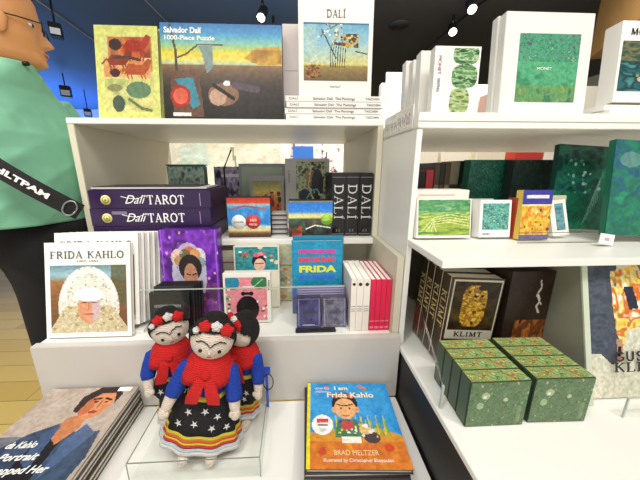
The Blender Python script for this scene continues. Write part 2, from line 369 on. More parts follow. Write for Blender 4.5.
# ================================================================== DISPLAY SHELVING
INNER = mat('shade_toned_white', 'd9d3bd', .55, var=.02, scale=3)  # white panels toned beige, interior shade is put into the colour
DARKP = mat('black_plinth', '181516', .5, var=.2, scale=6)
X0, X1 = -.624, .254
u = thing('display_shelving', 'left white shop display unit holding the books, dolls and tarot boxes', 'display unit', (0, 0, 0), group='white display units')
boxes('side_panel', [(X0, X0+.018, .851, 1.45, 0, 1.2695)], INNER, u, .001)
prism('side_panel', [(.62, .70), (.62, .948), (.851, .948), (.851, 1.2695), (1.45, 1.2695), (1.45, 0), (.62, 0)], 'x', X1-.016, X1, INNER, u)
boxes('top_shelf', [(X0, X1, .85, 1.45, 1.270, 1.2855)], WHITE, u, .0015)
boxes('middle_shelf', [(X0+.0185, X1-.0165, .834, 1.45, .924, .9425)], WHITE, u, .0015)
boxes('tray', [(X0, X1-.0165, .625, .90, .730, .742)], WHITE, u, .001)
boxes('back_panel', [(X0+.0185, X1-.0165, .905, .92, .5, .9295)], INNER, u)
boxes('riser', [(X0, X1, .600, .6195, .5725, .748)], mat('light_riser', 'cdc8c0', .5, var=.02), u, .0015)
boxes('deck', [(X0, .2525, .2, .5995, .552, .572)], WHITE, u, .002)
boxes('plinth', [(X0+.03, .235, .25, .5995, 0, .5515)], DARKP, u)
RX0 = .256; RX1 = 1.75
u2 = thing('display_shelving', 'right white shop display unit holding green boxes and gold artist books', 'display unit', (0, 0, 0), group='white display units')
boxes('side_panel', [(RX0, RX0+.012, .616, 1.45, .7165, 1.2325)], WHITE, u2, .001)
boxes('top_shelf', [(RX0, RX1, .613, 1.45, 1.233, 1.2645)], WHITE, u2, .0015); boxes('edge_groove', [(RX0, RX1, .6122, .6128, 1.2465, 1.2475)], mat('groove_grey', '8d897c'), u2)
prism('middle_shelf', [(RX0, .456), (RX1, .456), (RX1, 1.45), (RX0+.0125, 1.45), (RX0+.0125, .6155), (RX0, .6155)], 'z', .979, .993, WHITE, u2, .001)
boxes('deck', [(RX0, RX1, .12, 1.0, .704, .716)], WHITE, u2, .001)
boxes('plinth', [(RX0+.002, RX1-.02, .14, 1.0, 0, .7035)], DARKP, u2)
boxes('back_panel', [(RX0+.0125, RX1, .86, .875, .7165, .9785)], mat('shade_darkened_back', '77725f', .6), u2)  # back panel colour darkened to stand for the shade under the shelf
prism('divider', [(.412, .7165), (.488, .9785), (.855, .9785), (.855, .7165)], 'x', .546, .555, mat('shade_darkened_divider', '8f907f', .4), u2); prism('divider_edge', [(.408, .7165), (.484, .9785), (.4875, .9785), (.4115, .7165)], 'x', .545, .556, mat('divider_edge', 'c9d0ba', .3), u2)  # divider face carries under-shelf shade in its colour; the edge does not
# clear guards and brackets
g = thing('acrylic_guard', 'clear acrylic strip standing along the tray in front of the purple and navy packs', 'acrylic guard', (-.13, .632, .7425))
boxes('sheet', [(-.245, .245, 0, .003, 0, .128)], CLEAR, g); boxes('polished_edge', [(-.245, .245, 0, .003, .1282, .1302)], EDGE, g)
g = thing('acrylic_bracket', 'clear acrylic upright at the left end of the gold-spined books', 'acrylic bracket', (.262, .42, .7165))
prism('sheet', [(.0, 0), (.0, .05), (.11, .14), (.19, .14), (.19, 0)], 'x', 0, .004, CLEAR, g)
boxes('polished_edge', [(0, .004, -.004, -.0002, 0, .05)], EDGE, g)
g = thing('acrylic_stand', 'small clear acrylic stand in front of the cloth bag at right edge', 'acrylic stand', tuple(atZ(640, 417, .7165)))
boxes('sheet', [(-.03, .06, 0, .003, 0, .04)], CLEAR, g); boxes('polished_edge', [(-.033, -.0305, 0, .003, 0, .042), (-.03, .06, 0, .003, .0402, .042)], EDGE, g)

# ================================================================== FAR SIDE OF THE SHOP (seen over and through the shelves)
pw = structure(boxes('wall_partition', [(-1.5, .78, 2.75, 2.83, 0, 1.5), (.78, 3.4, 2.75, 2.83, 0, 1.9)], mat('pale_partition', 'f4f0e2', .6, var=.03, scale=3)))
structure(boxes('shelf_ledge', [(-1.4, 3.2, 2.3, 2.749, 1.0, 1.03)], WHITE))
def sign_art():
    a = Art(60, 60, 'd8d3cf'); a.ell(.45, .55, .3, .4, 'f4f0ea'); a.ell(.45, .55, .22, .32, 'cfc6c2'); return a.noise(['cbc4c0', 'f2efea', '8f8886'], 9, 9, 5, .35)
s = pack('pale grey shop poster with a white ring on the far partition', .42, .62, .02, mat('poster_grey', 'cfcac6'), sign_art(), None, (), (1.02, 2.725, 1.36), cat='poster', name='wall_poster')
s = pack('brown and pink box with a yellow base on the far ledge', .22, .40, .15, mat('rose_brown', '9b7c72'), None, None, (), (1.80, 2.58, 1.39), cat='box', name='display_box')
boxes('yellow_base', [(-.13, .13, -.02, .17, -.12, -.001)], mat('bright_yellow', 'f2e21a'), s)
boxes('stand', [(-.09, .09, .01, .14, -.36, -.1205)], WHITE, s)
# a black lamp, leaf and pens glimpsed through the left opening
def leaf_art():
    a = Art(60, 40, 'efe9cf'); a.poly([(.05, .2), (.3, .05), (.35, .6), (.1, 1)], 'cfe8d6'); a.line([(.55, .2), (.6, .9)], .012, '7a7440'); a.noise(['efe9cf', 'f6f4e6', 'c9c4a0'], 6, 5, 3, .4); return a
pack('cream framed botanical print on the far ledge seen above the tarot boxes', .9, .36, .03, mat('frame_cream', 'e6e0c0'), leaf_art(), None, (), (-.58, 2.5, 1.031), cat='framed print', name='framed_print')
def letters_art():
    a = Art(100, 40, 'f3efe8'); a.noise(['f6f3ee', 'e8dfd2', 'f3efe8'], 8, 5, 2, .6)
    q = np.random.RandomState(3)
    for k in range(34):
        x = q.uniform(.02, .45); y = q.uniform(.1, .9); a.line([(x, y), (x+q.uniform(-.03, .03), y+q.uniform(-.14, .14))], .007, ['5a4652', '2d2a34', 'b06f8a'][k % 3])
    a.line([(.55, .35), (.6, .15), (.8, .15), (.86, .4), (.8, .6), (.7, .55), (.62, .75)], .012, '2c2528'); return a
pack('white printed board with scattered dark marks on the far ledge behind the black books', .95, .40, .03, mat('board_white', 'f0ece2'), letters_art(), None, (), (.42, 2.5, 1.031), cat='poster board', name='poster_board')
pack('small blue curved card on the far ledge behind the grey picture frames', .17, .30, .02, mat('sky_blue', '3f7fe0', .4), None, None, (), (.06, 2.42, 1.031), cat='card', name='blue_card')
for i, (x, c, h) in enumerate(((1.05, 'ece4d6', .30), (1.32, 'f2ead8', .33), (1.62, 'e6dcc6', .3), (1.95, 'b9342f', .32), (2.2, 'efe8dc', .3))):
    pack(['cream handbag box on the far ledge, left of the brown spines', 'pale cream box on the far ledge above the brown spines', 'beige box on the far ledge above the green box', 'red box on the far ledge seen above the dark green books', 'cream box with black script marks right of the red box'][i], .24, h, .12, mat('far_box%d' % i, c), None, None, (), (x, 2.35, 1.031), cat='box', name='gift_box')
# ================================================================== TOP SHELF, LEFT UNIT
ZT = 1.286
BLK = mat('print_black', '1b1a1c', .5); WHT = mat('print_white', 'f6f5f0', .5); GREYT = mat('print_grey', '6d6a68', .5)
def stand(fn, pl, pr, pyb, pyt, Y, z0, lean, t, **k):
    w, h, loc, rot = place(pl, pr, pyb, pyt, Y, z0, lean); loc.z += t*math.sin(math.radians(lean))+.0006
    return fn(w=w, h=h, t=t, loc=tuple(loc), rot=rot, **k), w, h
def fauna():
    a = Art(90, 110, 'd9dc7c'); a.rect(.14, .1, .9, .9, 'd6d58a')
    a.rect(.2, .12, .9, .48, 'c98a4a'); a.noise(['7a2c1c', 'c8542c', 'e08a4a', '5a3a30'], 6, 6, 2, .8, (.22, .12, .88, .34)); a.noise(['e7c680', 'd98a50', 'f0dc9c'], 5, 6, 7, .9, (.12, .34, .88, .55))
    def beast(x, y, s_, c):
        a.poly([(x-.18*s_, y), (x-.1*s_, y-.07*s_), (x+.12*s_, y-.06*s_), (x+.20*s_, y-.13*s_), (x+.27*s_, y-.11*s_), (x+.22*s_, y-.02*s_), (x+.14*s_, y+.05*s_), (x-.14*s_, y+.05*s_)], c)
        for l_ in (-.14, -.08, .08, .13): a.line([(x+l_*s_, y+.03*s_), (x+(l_+.03)*s_, y+.09*s_), (x+(l_+.0)*s_, y+.15*s_)], .010, c)
        a.line([(x-.18*s_, y-.02*s_), (x-.27*s_, y+.04*s_)], .012, c)
    beast(.62, .22, 1.0, 'a8341f'); beast(.34, .37, .9, '8c3a24'); beast(.62, .47, 1.0, 'b4562c')
    a.ell(.32, .2, .1, .06, '3c2a28'); a.ell(.3, .5, .08, .045, '4a221e'); a.line([(.3, .34), (.5, .33), (.7, .36)], .02, '5a3a30')
    a.noise(['c8cc70', 'e0d88a', '9aa860'], 5, 5, 4, .8, (.12, .56, .88, .92)); a.ell(.66, .68, .2, .09, '5c8060', .9); a.ell(.28, .66, .12, .04, '8c8c5a'); a.ell(.33, .83, .1, .09, '4c5a48'); a.line([(.5, .78), (.7, .88), (.85, .9)], .02, '6a7450'); return a
t = .016
YB = mat('chartreuse_cover', 'c9cd74', .45)
b1, w1, h1 = stand(book, 99, 161, 117, 27, .90, ZT, 10, t, label='front pale yellow-green hardback with an orange horse picture on the cover', cover=YB, art=fauna(), group='yellow-green hardbacks', box=None)
for c in b1.children:
    if c.name.startswith('cover_picture'): pass
for i in range(3):
    dup(b1, ['second yellow-green hardback, directly behind the orange horse cover', 'third yellow-green hardback, between the second and the rearmost of its row', 'rearmost yellow-green hardback of the row standing by the dark puzzle box'][i], (b1.location.x+.002*(i+1), b1.location.y+(t+.001)*1.016*(i+1), b1.location.z), group='yellow-green hardbacks')
def puzzle2():
    a = Art(140, 110, '2a2522')
    a.grad([(0, '2a6fae'), (.1, '3f93c4'), (.2, '7fc0b0'), (.3, 'e0cf3c'), (.37, 'e8d860'), (.42, 'b9cfae'), (.43, '8a6a46'), (.55, '5b4a3a'), (.66, '3b3431'), (1, '28241f')])
    a.poly([(.68, .35), (.78, .25), (.98, .22), (1, .42), (.8, .42)], 'c79a2a'); a.noise(['d9a520', '8a5a1c', 'f0c840'], 10, 4, 3, .7, (.74, .26, 1, .4))
    a.line([(.08, .02), (.12, .3), (.12, .95)], .010, '4a4234'); a.line([(.12, .36), (.2, .32), (.3, .22), (.5, .22)], .008, '5b4a34'); a.poly([(.3, .22), (.42, .22), (.42, .45), (.37, .52), (.33, .3)], '7d9490')
    a.poly([(.06, .5), (.3, .48), (.33, .98), (.08, .98)], '6a4c3c'); a.poly([(.1, .58), (.25, .56), (.3, .85), (.24, .9)], '3f8da0'); a.ell(.14, .76, .085, .12, 'a83424'); a.ell(.14, .76, .06, .085, 'e06a50'); a.noise(['e87860', 'b83424'], 8, 8, 1, .4, (.09, .68, .19, .84))
    a.ell(.5, .74, .13, .12, '8a6a52'); a.ell(.45, .77, .07, .09, 'c09a84'); a.line([(.42, .64), (.58, .78)], .016, '201c1a'); a.line([(.6, .64), (.78, .68)], .03, '5a4c58'); a.ell(.53, .62, .03, .03, 'e8e8e0'); a.rect(.07, .94, .22, .975, 'efece4'); return a
def ptx(r):
    text('title_lettering', 'Salvador Dalí', .021, WHT, r, (-.083, -.0012, .232), .105, bold=.0008); text('title_lettering', '1000-Piece Puzzle', .017, WHT, r, (-.071, -.0012, .212), .14, bold=.0005)
pz, wz, hz = stand(pack, 165, 283, 117, 27, .90, ZT, 8, .05, label='wide dark jigsaw puzzle box with a blue and yellow sky picture', m=mat('puzzle_black', '22201e', .35), art=puzzle2(), texts=(ptx,), name='puzzle_box')
# fix the lettering to the box's own size
for c in pz.children:
    if c.name.startswith('title_lettering'):
        c.location.x = -wz/2+.010+(.0525 if c.location.z > .22 else .07); c.location.z = hz-(.020 if c.location.z > .22 else .040)
pk, _, _ = stand(pack, 284, 300, 113, 24, .98, ZT, 0, .16, label='tall pale pinkish slipcase between the puzzle box and the white DALÍ book', m=mat('pinkish_white', 'e6dcd8', .5), name='slipcase')
for z in (.05, .09, .16): boxes('panel_line', [(-.02, .02, -.0008, -.0001, z, z+.0015)], mat('line_grey', 'b3aaa6'), pk)
def marks():
    a = Art(80, 24, 'efece4'); q = np.random.RandomState(6)
    for k in range(26):
        x = .04+.036*k; a.line([(x, .25+q.uniform(0, .2)), (x+q.uniform(-.02, .02), .6+q.uniform(0, .25))], .006, ['2a2826', '8a5a4c', '4a4644'][k % 3])
    return a
lc = thing('lettered_strip', 'white strip with small dark marks on the side edge of the right top shelf', 'label strip', (.2535, .74, 1.236))
boxes('strip', [(0, .0015, -.10, .10, 0, .050)], WHT, lc); picture('printed_face', marks(), -.098, .098, .003, .047, lc, -.0004, face='left')
# white DALÍ books: a lying stack and one standing on it
def dali_art():
    a = Art(110, 96, 'b8c4b0'); a.grad([(0, '5fa4c8'), (.35, '9dc6cc'), (.6, 'c9cf9a'), (.72, 'd9cd7a'), (.74, 'a08c50'), (.85, '8a7448'), (1, '6f6040')])
    a.noise(['4f96c4', 'a8d0d8', 'e4e0a8'], 4, 3, 6, .45, (0, 0, .6, .7)); a.rect(0, 0, 1, .03, '3a6f92')
    for k in range(7):
        x = .42+k*.035; a.line([(x, .76), (x-.01+.004*k, .5), (x+.02, .35)], .006, '43423c')
    a.line([(.5, .6), (.36, .3), (.28, .12)], .01, '3c4a4e'); a.line([(.28, .2), (.4, .1), (.5, .04)], .008, '4a5a5c')
    a.dots(60, .03, ['c8a030', '6a4a28', 'e0c050', '3a3426'], 4, (.45, .18, .85, .42)); a.dots(30, .02, ['e8e8e0', '5a6a70', '9ab0b0'], 7, (.2, .02, .6, .3)); a.line([(.8, .48), (.98, .52)], .01, '5a4a38')
    a.dots(70, .025, ['8a5a34', 'b07a4a', '5f4028'], 9, (.04, .72, .26, .96)); a.line([(.1, .7), (.2, .55)], .006, 'd8e0e0'); return a
WC = mat('white_cover', 'f4f2ec', .4, var=.015)
WC2 = mat('white_cover_shaded_print', 'e9e4d8', .5, var=.03)
PALEP = mat('pale_pages', 'd8d2c8', .8, var=.1, scale=150)
w, h, loc, rot = place(286, 381, 116, 113, .868, ZT, 0)
tk = .0165; zs = ZT+.0005
def spine_tx(r):
    pass
st0 = None
lbs = ['bottom white DALÍ hardback of the flat stack on the top shelf', 'second from bottom white DALÍ hardback in the flat stack under the standing one', 'second from top white DALÍ hardback in the flat stack under the standing one', 'topmost white DALÍ hardback lying under the standing DALÍ book']
wd = (381-286)/96*.0; a0 = atY(286, 110, .868); a1 = atY(382, 110, .868); wd = a1.x-a0.x; cx = (a0.x+a1.x)/2
for i in range(4):
    if i == 0:
        r = thing('book', lbs[0], 'book', (cx, .868, zs), (0, 0, 0), 'white DALÍ hardbacks'); st0 = r
        c = .002; d = .225
        boxes('cover', [(-wd/2, wd/2, 0, d, 0, c), (-wd/2, wd/2, 0, d, tk-c-.0004, tk-.0004), (-wd/2, wd/2, 0, c, c, tk-c)], WC, r)
        boxes('page_block', [(-wd/2+.002, wd/2-.002, c, d-.003, c, tk-c-.0004)], PALEP, r)
        text('spine_lettering', 'Salvador Dalí  The Paintings', .009, BLK, r, (.0, -.0006, tk/2), .12)
        text('spine_lettering', 'TASCHEN', .008, BLK, r, (wd*.40, -.0006, tk/2), .04)
        text('spine_lettering', 'DALÍ', .008, GREYT, r, (-wd*.42, -.0006, tk/2), .025)
        boxes('spine_crease', [(-wd/2, wd/2, -.0008, -.0001, .0002, .0012)], mat('crease_grey', '77736c'), r)
    else: dup(st0, lbs[i], (cx+(-.003, .002, -.001)[i-1], .868+(.002, .0, .003)[i-1], zs+i*tk))
ztop = zs+4*tk
def dalitx(r):
    serif('title_lettering', 'DALÍ', .018, mat('print_brown', '6a5f52'), r, (.0, -.001, 0), None, .13)
dl, wdl, hdl = stand(book, 299, 371, 92, -2, .885, ztop+.0006, 3, .03, label='large white DALÍ book with a blue desert picture, standing on the flat stack', cover=WC, texts=(dalitx,), group='white DALÍ hardbacks')
for c in dl.children:
    if c.name.startswith('title'): c.location.z = hdl-.04
picture('cover_picture', dali_art(), -wdl/2+.014, wdl/2-.012, .040, hdl-.062, dl, -.0006)
text('caption_lettering', 'PORTRAIT', .006, GREYT, dl, (0, -.001, .024), .03)

# ================================================================== TOP SHELF, RIGHT UNIT
ZR = 1.265
WS = mat('white_spine', 'eeece4', .45, var=.02)
def ovals():
    a = Art(80, 110, 'ece9e2'); g = ['24482a', '4f8048', 'b8d0a8', '3a6a38', '6fa062', '2c5230']
    b = Art(80, 110); b.noise(g, 4, 26, 3, 1)
    c = Art(80, 110); c.noise(['5a6a2c', '8aa05a', 'b8c49a', '3f5a2a'], 4, 26, 8, 1)
    def ov(cx, cy, rx, ry, src):
        m = (abs((a.X-cx)/rx)**3+abs((a.Y-cy)/ry)**3) < 1; a.a[m] = src.a[m]
    ov(.62, .09, .38, .14, b); ov(.62, .40, .38, .17, b); ov(.52, .76, .30, .19, c); return a
for i, (pl, Y) in enumerate(((404, .93), (411, .85), (418, .78))):
    r, ww, hh = stand(book, pl, pl+34, 114, (62, 61, 52)[i], Y, ZR, 4, .03, label=['rearmost slim white book left of the green-ovals book on the right top shelf', 'middle slim white book in the row left of the green-ovals book', 'white book standing directly behind the green-ovals book'][i], cover=WS, group='slim white books')
def ovtx(r):
    t1 = text('title_lettering', 'MONET', .013, mat('print_mauve', '9a6a72'), r, (0, 0, 0), .05); t1.rotation_euler = (PI/2, PI/2, 0); t1.location = (-.052, -.001, .14)
    t2 = text('title_lettering', 'RIEN', .009, GREYT, r, (0, 0, 0), .028); t2.rotation_euler = (PI/2, PI/2, 0); t2.location = (.048, -.001, .04)
r, ww, hh = stand(book, 431, 475, 113, 47, .72, ZR, 3, .025, label='small white book with three green oval pictures on the right top shelf', cover=WC, group=None)
picture('cover_picture', ovals(), -ww/2+.024, ww/2-.004, .006, hh-.004, r, -.0006)
for s_, z_, wd_ in (('MONET', hh*.75, .04), ('PAINTINGS', hh*.48, .03)):
    t1 = text('title_lettering', s_, .011, mat('print_mauve', '9a6a72') if z_ > .1 else GREYT, r, (-ww/2+.012, -.001, z_), wd_); t1.rotation_euler = (PI/2, PI/2, 0)
def green_paint(seed=1, cols=('234a3c', '3c7a5c', '5fa07c', '2f6a50', 'a8c4a0'), w=100, h=100):
    a = Art(w, h); a.noise(list(cols), 12, 20, seed, 1, oct=3); return a
def bigmonet():
    a = green_paint(5, ('3a5a58', '5a8a78', '4fa07a', '2f7a5a', '8fb49a')); a.noise(['3f9a6c', '5fb880', '2f7a50'], 6, 8, 2, .55, (0, .4, 1, .8)); a.noise(['b0a050', '5a8a4a', '8a9a50', '2f6a44'], 14, 6, 4, .6, (0, .75, 1, 1)); return a
SHR = mat('shrink_wrap_white', 'e9e7e2', .12, var=.03, scale=12, bump=.35, bscale=14)
def bmtx(r): pass
r, ww, hh = stand(pack, 498, 583, 117, 13, .68, ZR, 6, .020, label='large shrink-wrapped white book with a green water picture', m=SHR, name='wrapped_book', cat='book')
picture('cover_picture', bigmonet(), -ww/2+ww*.17, ww/2-ww*.14, hh*.15, hh*.80, r, -.0009)
text('title_lettering', 'MONET', .008, WHT, r, (-.005, -.0016, hh*.47), .035)
r2 = dup(r, 'second shrink-wrapped white book, just behind the one with the green water picture', (r.location.x-.004, r.location.y+.0215, r.location.z))
def monet2():
    a = Art(60, 90); a.noise(['3a3f34', '7a7a5c', '2c4a3a', 'b0ac90'], 4, 14, 2, 1, (0, 0, 1, .45)); a.noise(['24485a', '2f6a70', '1c3a3c', '4a8a8a'], 4, 10, 6, 1, (0, .4, 1, 1)); a.dots(14, .07, ['c4c08a', 'd8a0a0', '8a9a5a'], 3, (.3, .6, 1, 1)); return a
lies = []
for i in range(2):
    r = pack(['lower white MONET book lying flat at the right end of the top shelf', 'upper white MONET book lying flat at the right end of the top shelf'][i], .20, .16, .0125, WS, None, None, (), (.80-.004*i, .642+.01*i, ZR+.0127+.0132*i), (-PI/2, 0, 0), 'flat white books', cat='book', name='book')
z = ZR+.0272
for i in range(3):
    r, ww, hh = stand(book, 609, 662, 115, 23, .655+(2-i)*.039, z, 6, .036, label=['rearmost white MONET book of the standing row at the right edge', 'middle white MONET book of the standing row at the right edge', 'front white MONET book with a dark pond picture at the right edge'][i], cover=WC, group='white MONET books')
picture('cover_picture', monet2(), -ww/2+.006, ww/2-.008, hh*.14, hh*.76, r, -.0006)
serif('title_lettering', 'MONET', .012, BLK, r, (-.004, -.001, hh*.87), ww*.62, .15)
# ================================================================== MIDDLE SHELF, LEFT UNIT
ZM = .9425
PUR = mat('tarot_purple', '2e1546', .35, var=.2, scale=12); GOLD = mat('pale_gold', 'e8dc8c', .4)
tl = atY(90, 212, .80); trr = atY(211, 212, .80); tw = trr.x-max(tl.x, -.603); tcx = (max(tl.x, -.603)+trr.x)/2
def tarot(r):
    serif('title_lettering', 'TAROT', .024, WHT, r, (.042, -.0006, .0235), .100, .15)
    text('script_lettering', 'Dalí', .034, WHT, r, (-.045, -.0012, .0235), .060, shear=.5); tube('script_stroke', [(-.078, -.0009, .033), (-.06, -.0009, .028), (-.035, -.0009, .026), (-.012, -.0009, .036)], .0010, WHT, r, 6)
    tube('gold_disc', [(-tw/2+.045, -.0001, .0235), (-tw/2+.045, -.0015, .0235)], .0135, GOLD, r, 20)
    for k in range(3):
        e = tube('disc_ring', [(-tw/2+.045, -.0016-.0001*k, .0235), (-tw/2+.045, -.0019-.0001*k, .0235)], .0095-.003*k, mat('ring%d' % k, ('b5a24e', 'efe6a4', 'a3903e')[k]), r, 16)
    boxes('edge_stripe', [(tw/2-.03, tw/2-.0285, -.0006, -.0001, .006, .041)], mat('lilac', 'b9a2c6'), r)
th_ = .0498
t1 = pack('bottom purple tarot box of the stack, mostly hidden by the white portrait books', tw, th_, .20, PUR, None, None, (tarot,), (tcx, .80, ZM+.0005), group='purple tarot boxes', name='tarot_box')
t2 = dup(t1, 'middle purple tarot box, with a painted glint on its film', (tcx-.002, .801, ZM+.001+th_))
t3 = dup(t1, 'top purple tarot box with pale disc and lettering on its side', (tcx+.001, .803, ZM+.0015+2*th_))
def film():
    bm = bmesh.new()
    for k in range(1):
        a = -tw/2+.06+k*tw/9; 
        box_bm(bm, a, a+.03*rng.rand()+.012, -.0010, -.0004, .040-.012*rng.rand(), .0412+.001*rng.rand())
    me = bpy.data.meshes.new('painted_glint'); bm.to_mesh(me); bm.free(); return link('painted_glint', me, mat('film', '7c7288', .1), t2)  # raised pale strip painted in as a highlight on the box front
film()
zt = ZM+.002+3*th_+.0005
lf = thing('booklet', 'thin dark and silver booklet lying open on the top tarot box', 'booklet', (tcx-.005, .812, zt), (0, 0, .02))
boxes('cover', [(-tw/2+.01, tw/2-.004, 0, .13, 0, .002), (-tw/2+.012, tw/2-.03, .005, .13, .0066, .008)], mat('dark_cover', '2c2630', .4), lf)
boxes('page_block', [(-tw/2+.012, tw/2-.006, .001, .128, .0022, .0064)], mat('silver_pages', 'cfc9cf', .5), lf)
t = thing('picture_tin', 'small green-grey painted tin standing behind the tarot boxes', 'tin', (0, 0, 0), (0, 0, 0))
q, ww, hh = None, None, None
def grn():
    a = Art(70, 40, '6f8f88'); a.noise(['3c5a54', '8fb0a4', 'b8c8b4', '54746c'], 10, 5, 3); return a
w_, h_, loc, rot = place(171, 208, 205, 166, 1.10, ZM, 0)
t.location = loc+Vector((0, 0, .0008)); boxes('body', [(-w_/2, w_/2, 0, .03, 0, h_)], mat('tin_green', '4c6a64', .35), t, .003)
picture('printed_front', grn(), -w_/2+.004, w_/2-.004, h_*.45, h_-.004, t, -.0006)
boxes('lid', [(-w_/2-.001, w_/2+.001, -.001, .031, h_+.0002, h_+.005)], mat('tin_rim', '2b3836', .3, .4), t)
wr = tube('bent_wire_stand', [tuple(atY(231, 150, 1.05)), tuple(atY(224, 168, 1.05)), (atY(224, 168, 1.05).x-.002, 1.05, ZM+.004), (atY(224, 168, 1.05).x+.05, 1.02, ZM+.003)], .003, BLACK); tag(wr, 'thin bent black wire display hook standing behind the purple boxes', 'wire hook')
# small purple frame and grey frames
def city():
    a = Art(60, 50, '6a5a80'); a.noise(['2c2434', '8a78a8', 'c8c0d8', '4a3a54'], 7, 6, 3); a.rect(0, .6, 1, 1, '6c3a34'); a.rect(.2, .15, .8, .2, 'e6e0f0'); return a
def stand2(*a, **k): return stand(pack, *a, **k)
r, ww, hh = stand2(216, 250, 205, 167, 1.22, ZM, 3, .02, label='small purple and brown picture box left of the grey framed print', m=mat('plum', '4a3450'), art=city(), name='picture_box')
def dunes():
    a = Art(60, 46, 'c9b86a'); a.grad([(0, '8a8a50'), (.3, 'd9c56c'), (.6, 'c0783c'), (1, '8a3a2c')]); a.ell(.35, .5, .25, .12, 'e0a05a'); a.dots(16, .09, ['8a2a22', 'd86a40', '3a3226'], 2, (.4, .3, 1, 1)); return a
r, ww, hh = stand2(250, 284, 205, 176, 1.10, ZM, 4, .015, label='grey framed print with a yellow and orange desert scene', m=mat('frame_grey', '9a9a9c', .4), name='framed_print', cat='framed print')
picture('printed_front', dunes(), -ww/2+.012, ww/2-.010, hh*.15, hh-.02, r, -.001)
r, ww, hh = stand2(240, 286, 205, 164, 1.18, ZM, 4, .015, label='larger grey-green frame standing behind the yellow desert print', m=mat('frame_grey2', '8f9a98', .4), name='framed_print', cat='framed print')
boxes('inner_board', [(-ww/2+.012, ww/2-.012, -.0012, -.0001, .02, hh-.014)], mat('sage', 'a8b4a0'), r)
def deco():
    a = Art(90, 90, '4c5a44'); a.noise(['2c332c', '8a9a70', 'c2c8a0', '5a6a4a'], 9, 9, 4); a.ell(.45, .35, .16, .2, '9a7a54'); a.ell(.7, .5, .2, .35, '2a2a2c'); a.ell(.28, .75, .2, .16, '27323a'); a.line([(.35, .8), (.5, .62), (.7, .6), (.85, .8)], .02, '6fa0b4')
    a.line([(.5, .1), (.4, .5), (.6, .9)], .012, 'd8d2b0'); a.dots(30, .03, ['d0c8a0', '22262a'], 8); return a
r, ww, hh = stand2(286, 329, 222, 159, 1.09, ZM, 4, .02, label='tall pale grey framed picture with round-cornered dark green scene, left of the black books', m=mat('frame_pale', 'b9b8b4', .45), name='framed_print', cat='framed print')
picture('printed_front', deco(), -ww/2+.035*ww/.14, ww/2-.012, .06, hh-.012, r, -.001)
t9 = text('title_lettering', 'SURREAL', .012, GREYT, r, (-ww/2+.014, -.001, hh*.72), .05); t9.rotation_euler = (PI/2, PI/2, 0)
# jigsaw tubes: blue packs
def beach(k):
    a = Art(90, 70, '3b93d8')
    if k == 0:
        a.grad([(0, 'c8372c'), (.12, 'd8502f'), (.17, '9fc8d8'), (.3, '3f9ae0'), (.65, '2f78c8'), (.72, 'c8d8d0'), (.82, 'e0d08a'), (.9, '6a4a34'), (1, '3a2a24')]); a.noise(['4aa6ea', '2f80d0', '9fd0ee'], 5, 5, 2, .5, (0, .2, 1, .7)); a.line([(.05, .3), (.4, .2), (.9, .28)], .02, '9a6a7a')
    else:
        a.grad([(0, 'b08a4a'), (.06, '2f7fdc'), (.3, '3f8ee8'), (.38, 'e8dc9a'), (.46, 'f0e48c'), (.5, '4a6a5a'), (.75, '3a3a34'), (1, '1c1a1c')]); a.noise(['5a7a60', '2a2c2c', 'a06a3a'], 6, 5, 5, .5, (0, .5, 1, 1)); a.dots(5, .12, ['b0502c', '8a3424'], 4, (0, .7, .3, 1)); a.line([(.4, .78), (.6, .68), (.95, .75)], .014, 'e8e4da')
    return a
pk0, ww, hh = stand2(229, 271, 236, 198, .86, ZM, 0, .06, label='small blue puzzle pack with a red band and white and red round stickers', m=mat('pack_dark', '26221f', .4), art=beach(0), name='puzzle_pack', group='small painted puzzle packs')
tube('round_sticker', [(-.032, -.0006, hh*.40), (-.032, -.0016, hh*.40)], .022, WHT, pk0, 24)
tube('round_sticker', [(.012, -.0006, hh*.40), (.012, -.0018, hh*.40)], .022, mat('sticker_red', 'd63a2a'), pk0, 24)
text('sticker_lettering', '500', .011, WHT, pk0, (.012, -.0022, hh*.44), .02); text('sticker_lettering', 'PIECES', .008, WHT, pk0, (.012, -.0022, hh*.33), .024); text('sticker_lettering', 'puzzle', .009, BLK, pk0, (-.032, -.0020, hh*.40), .028)
pk1, ww, hh = stand2(289, 332, 237, 201, .86, ZM, 0, .06, label='small puzzle pack with blue sky, yellow band and lime round sticker', m=mat('pack_dark2', '1f1e20', .4), art=beach(1), name='puzzle_pack', group='small painted puzzle packs')
tube('round_sticker', [(ww/2-.018, -.0006, hh*.48), (ww/2-.018, -.0018, hh*.48)], .018, mat('sticker_lime', '9bd22c'), pk1, 24)
text('sticker_lettering', 'puzzle', .007, WHT, pk1, (ww/2-.018, -.0022, hh*.48), .022)
# slim striped boxes between the packs
w_, h_, loc, rot = place(272, 287, 236, 207, .88, ZM, 0)
sb0 = pack('lowest slim grey striped card box between the two blue packs', w_, .014, .05, mat('slim_box', 'b8b4b0', .4), None, None, (), tuple(loc+Vector((0, 0, .0004))), group='slim card boxes', name='card_box')
boxes('dark_band', [(-w_/2, w_/2, -.0012, -.0002, .004, .009)], mat('band', '3c3a40'), sb0)
for k in range(1, 5):
    dup(sb0, ['second', 'third', 'fourth', 'topmost'][k-1]+' slim grey striped card box in the pile between the two blue packs', (loc.x+.001*(k % 2), loc.y+.001*k, ZM+.0005+.0146*k))
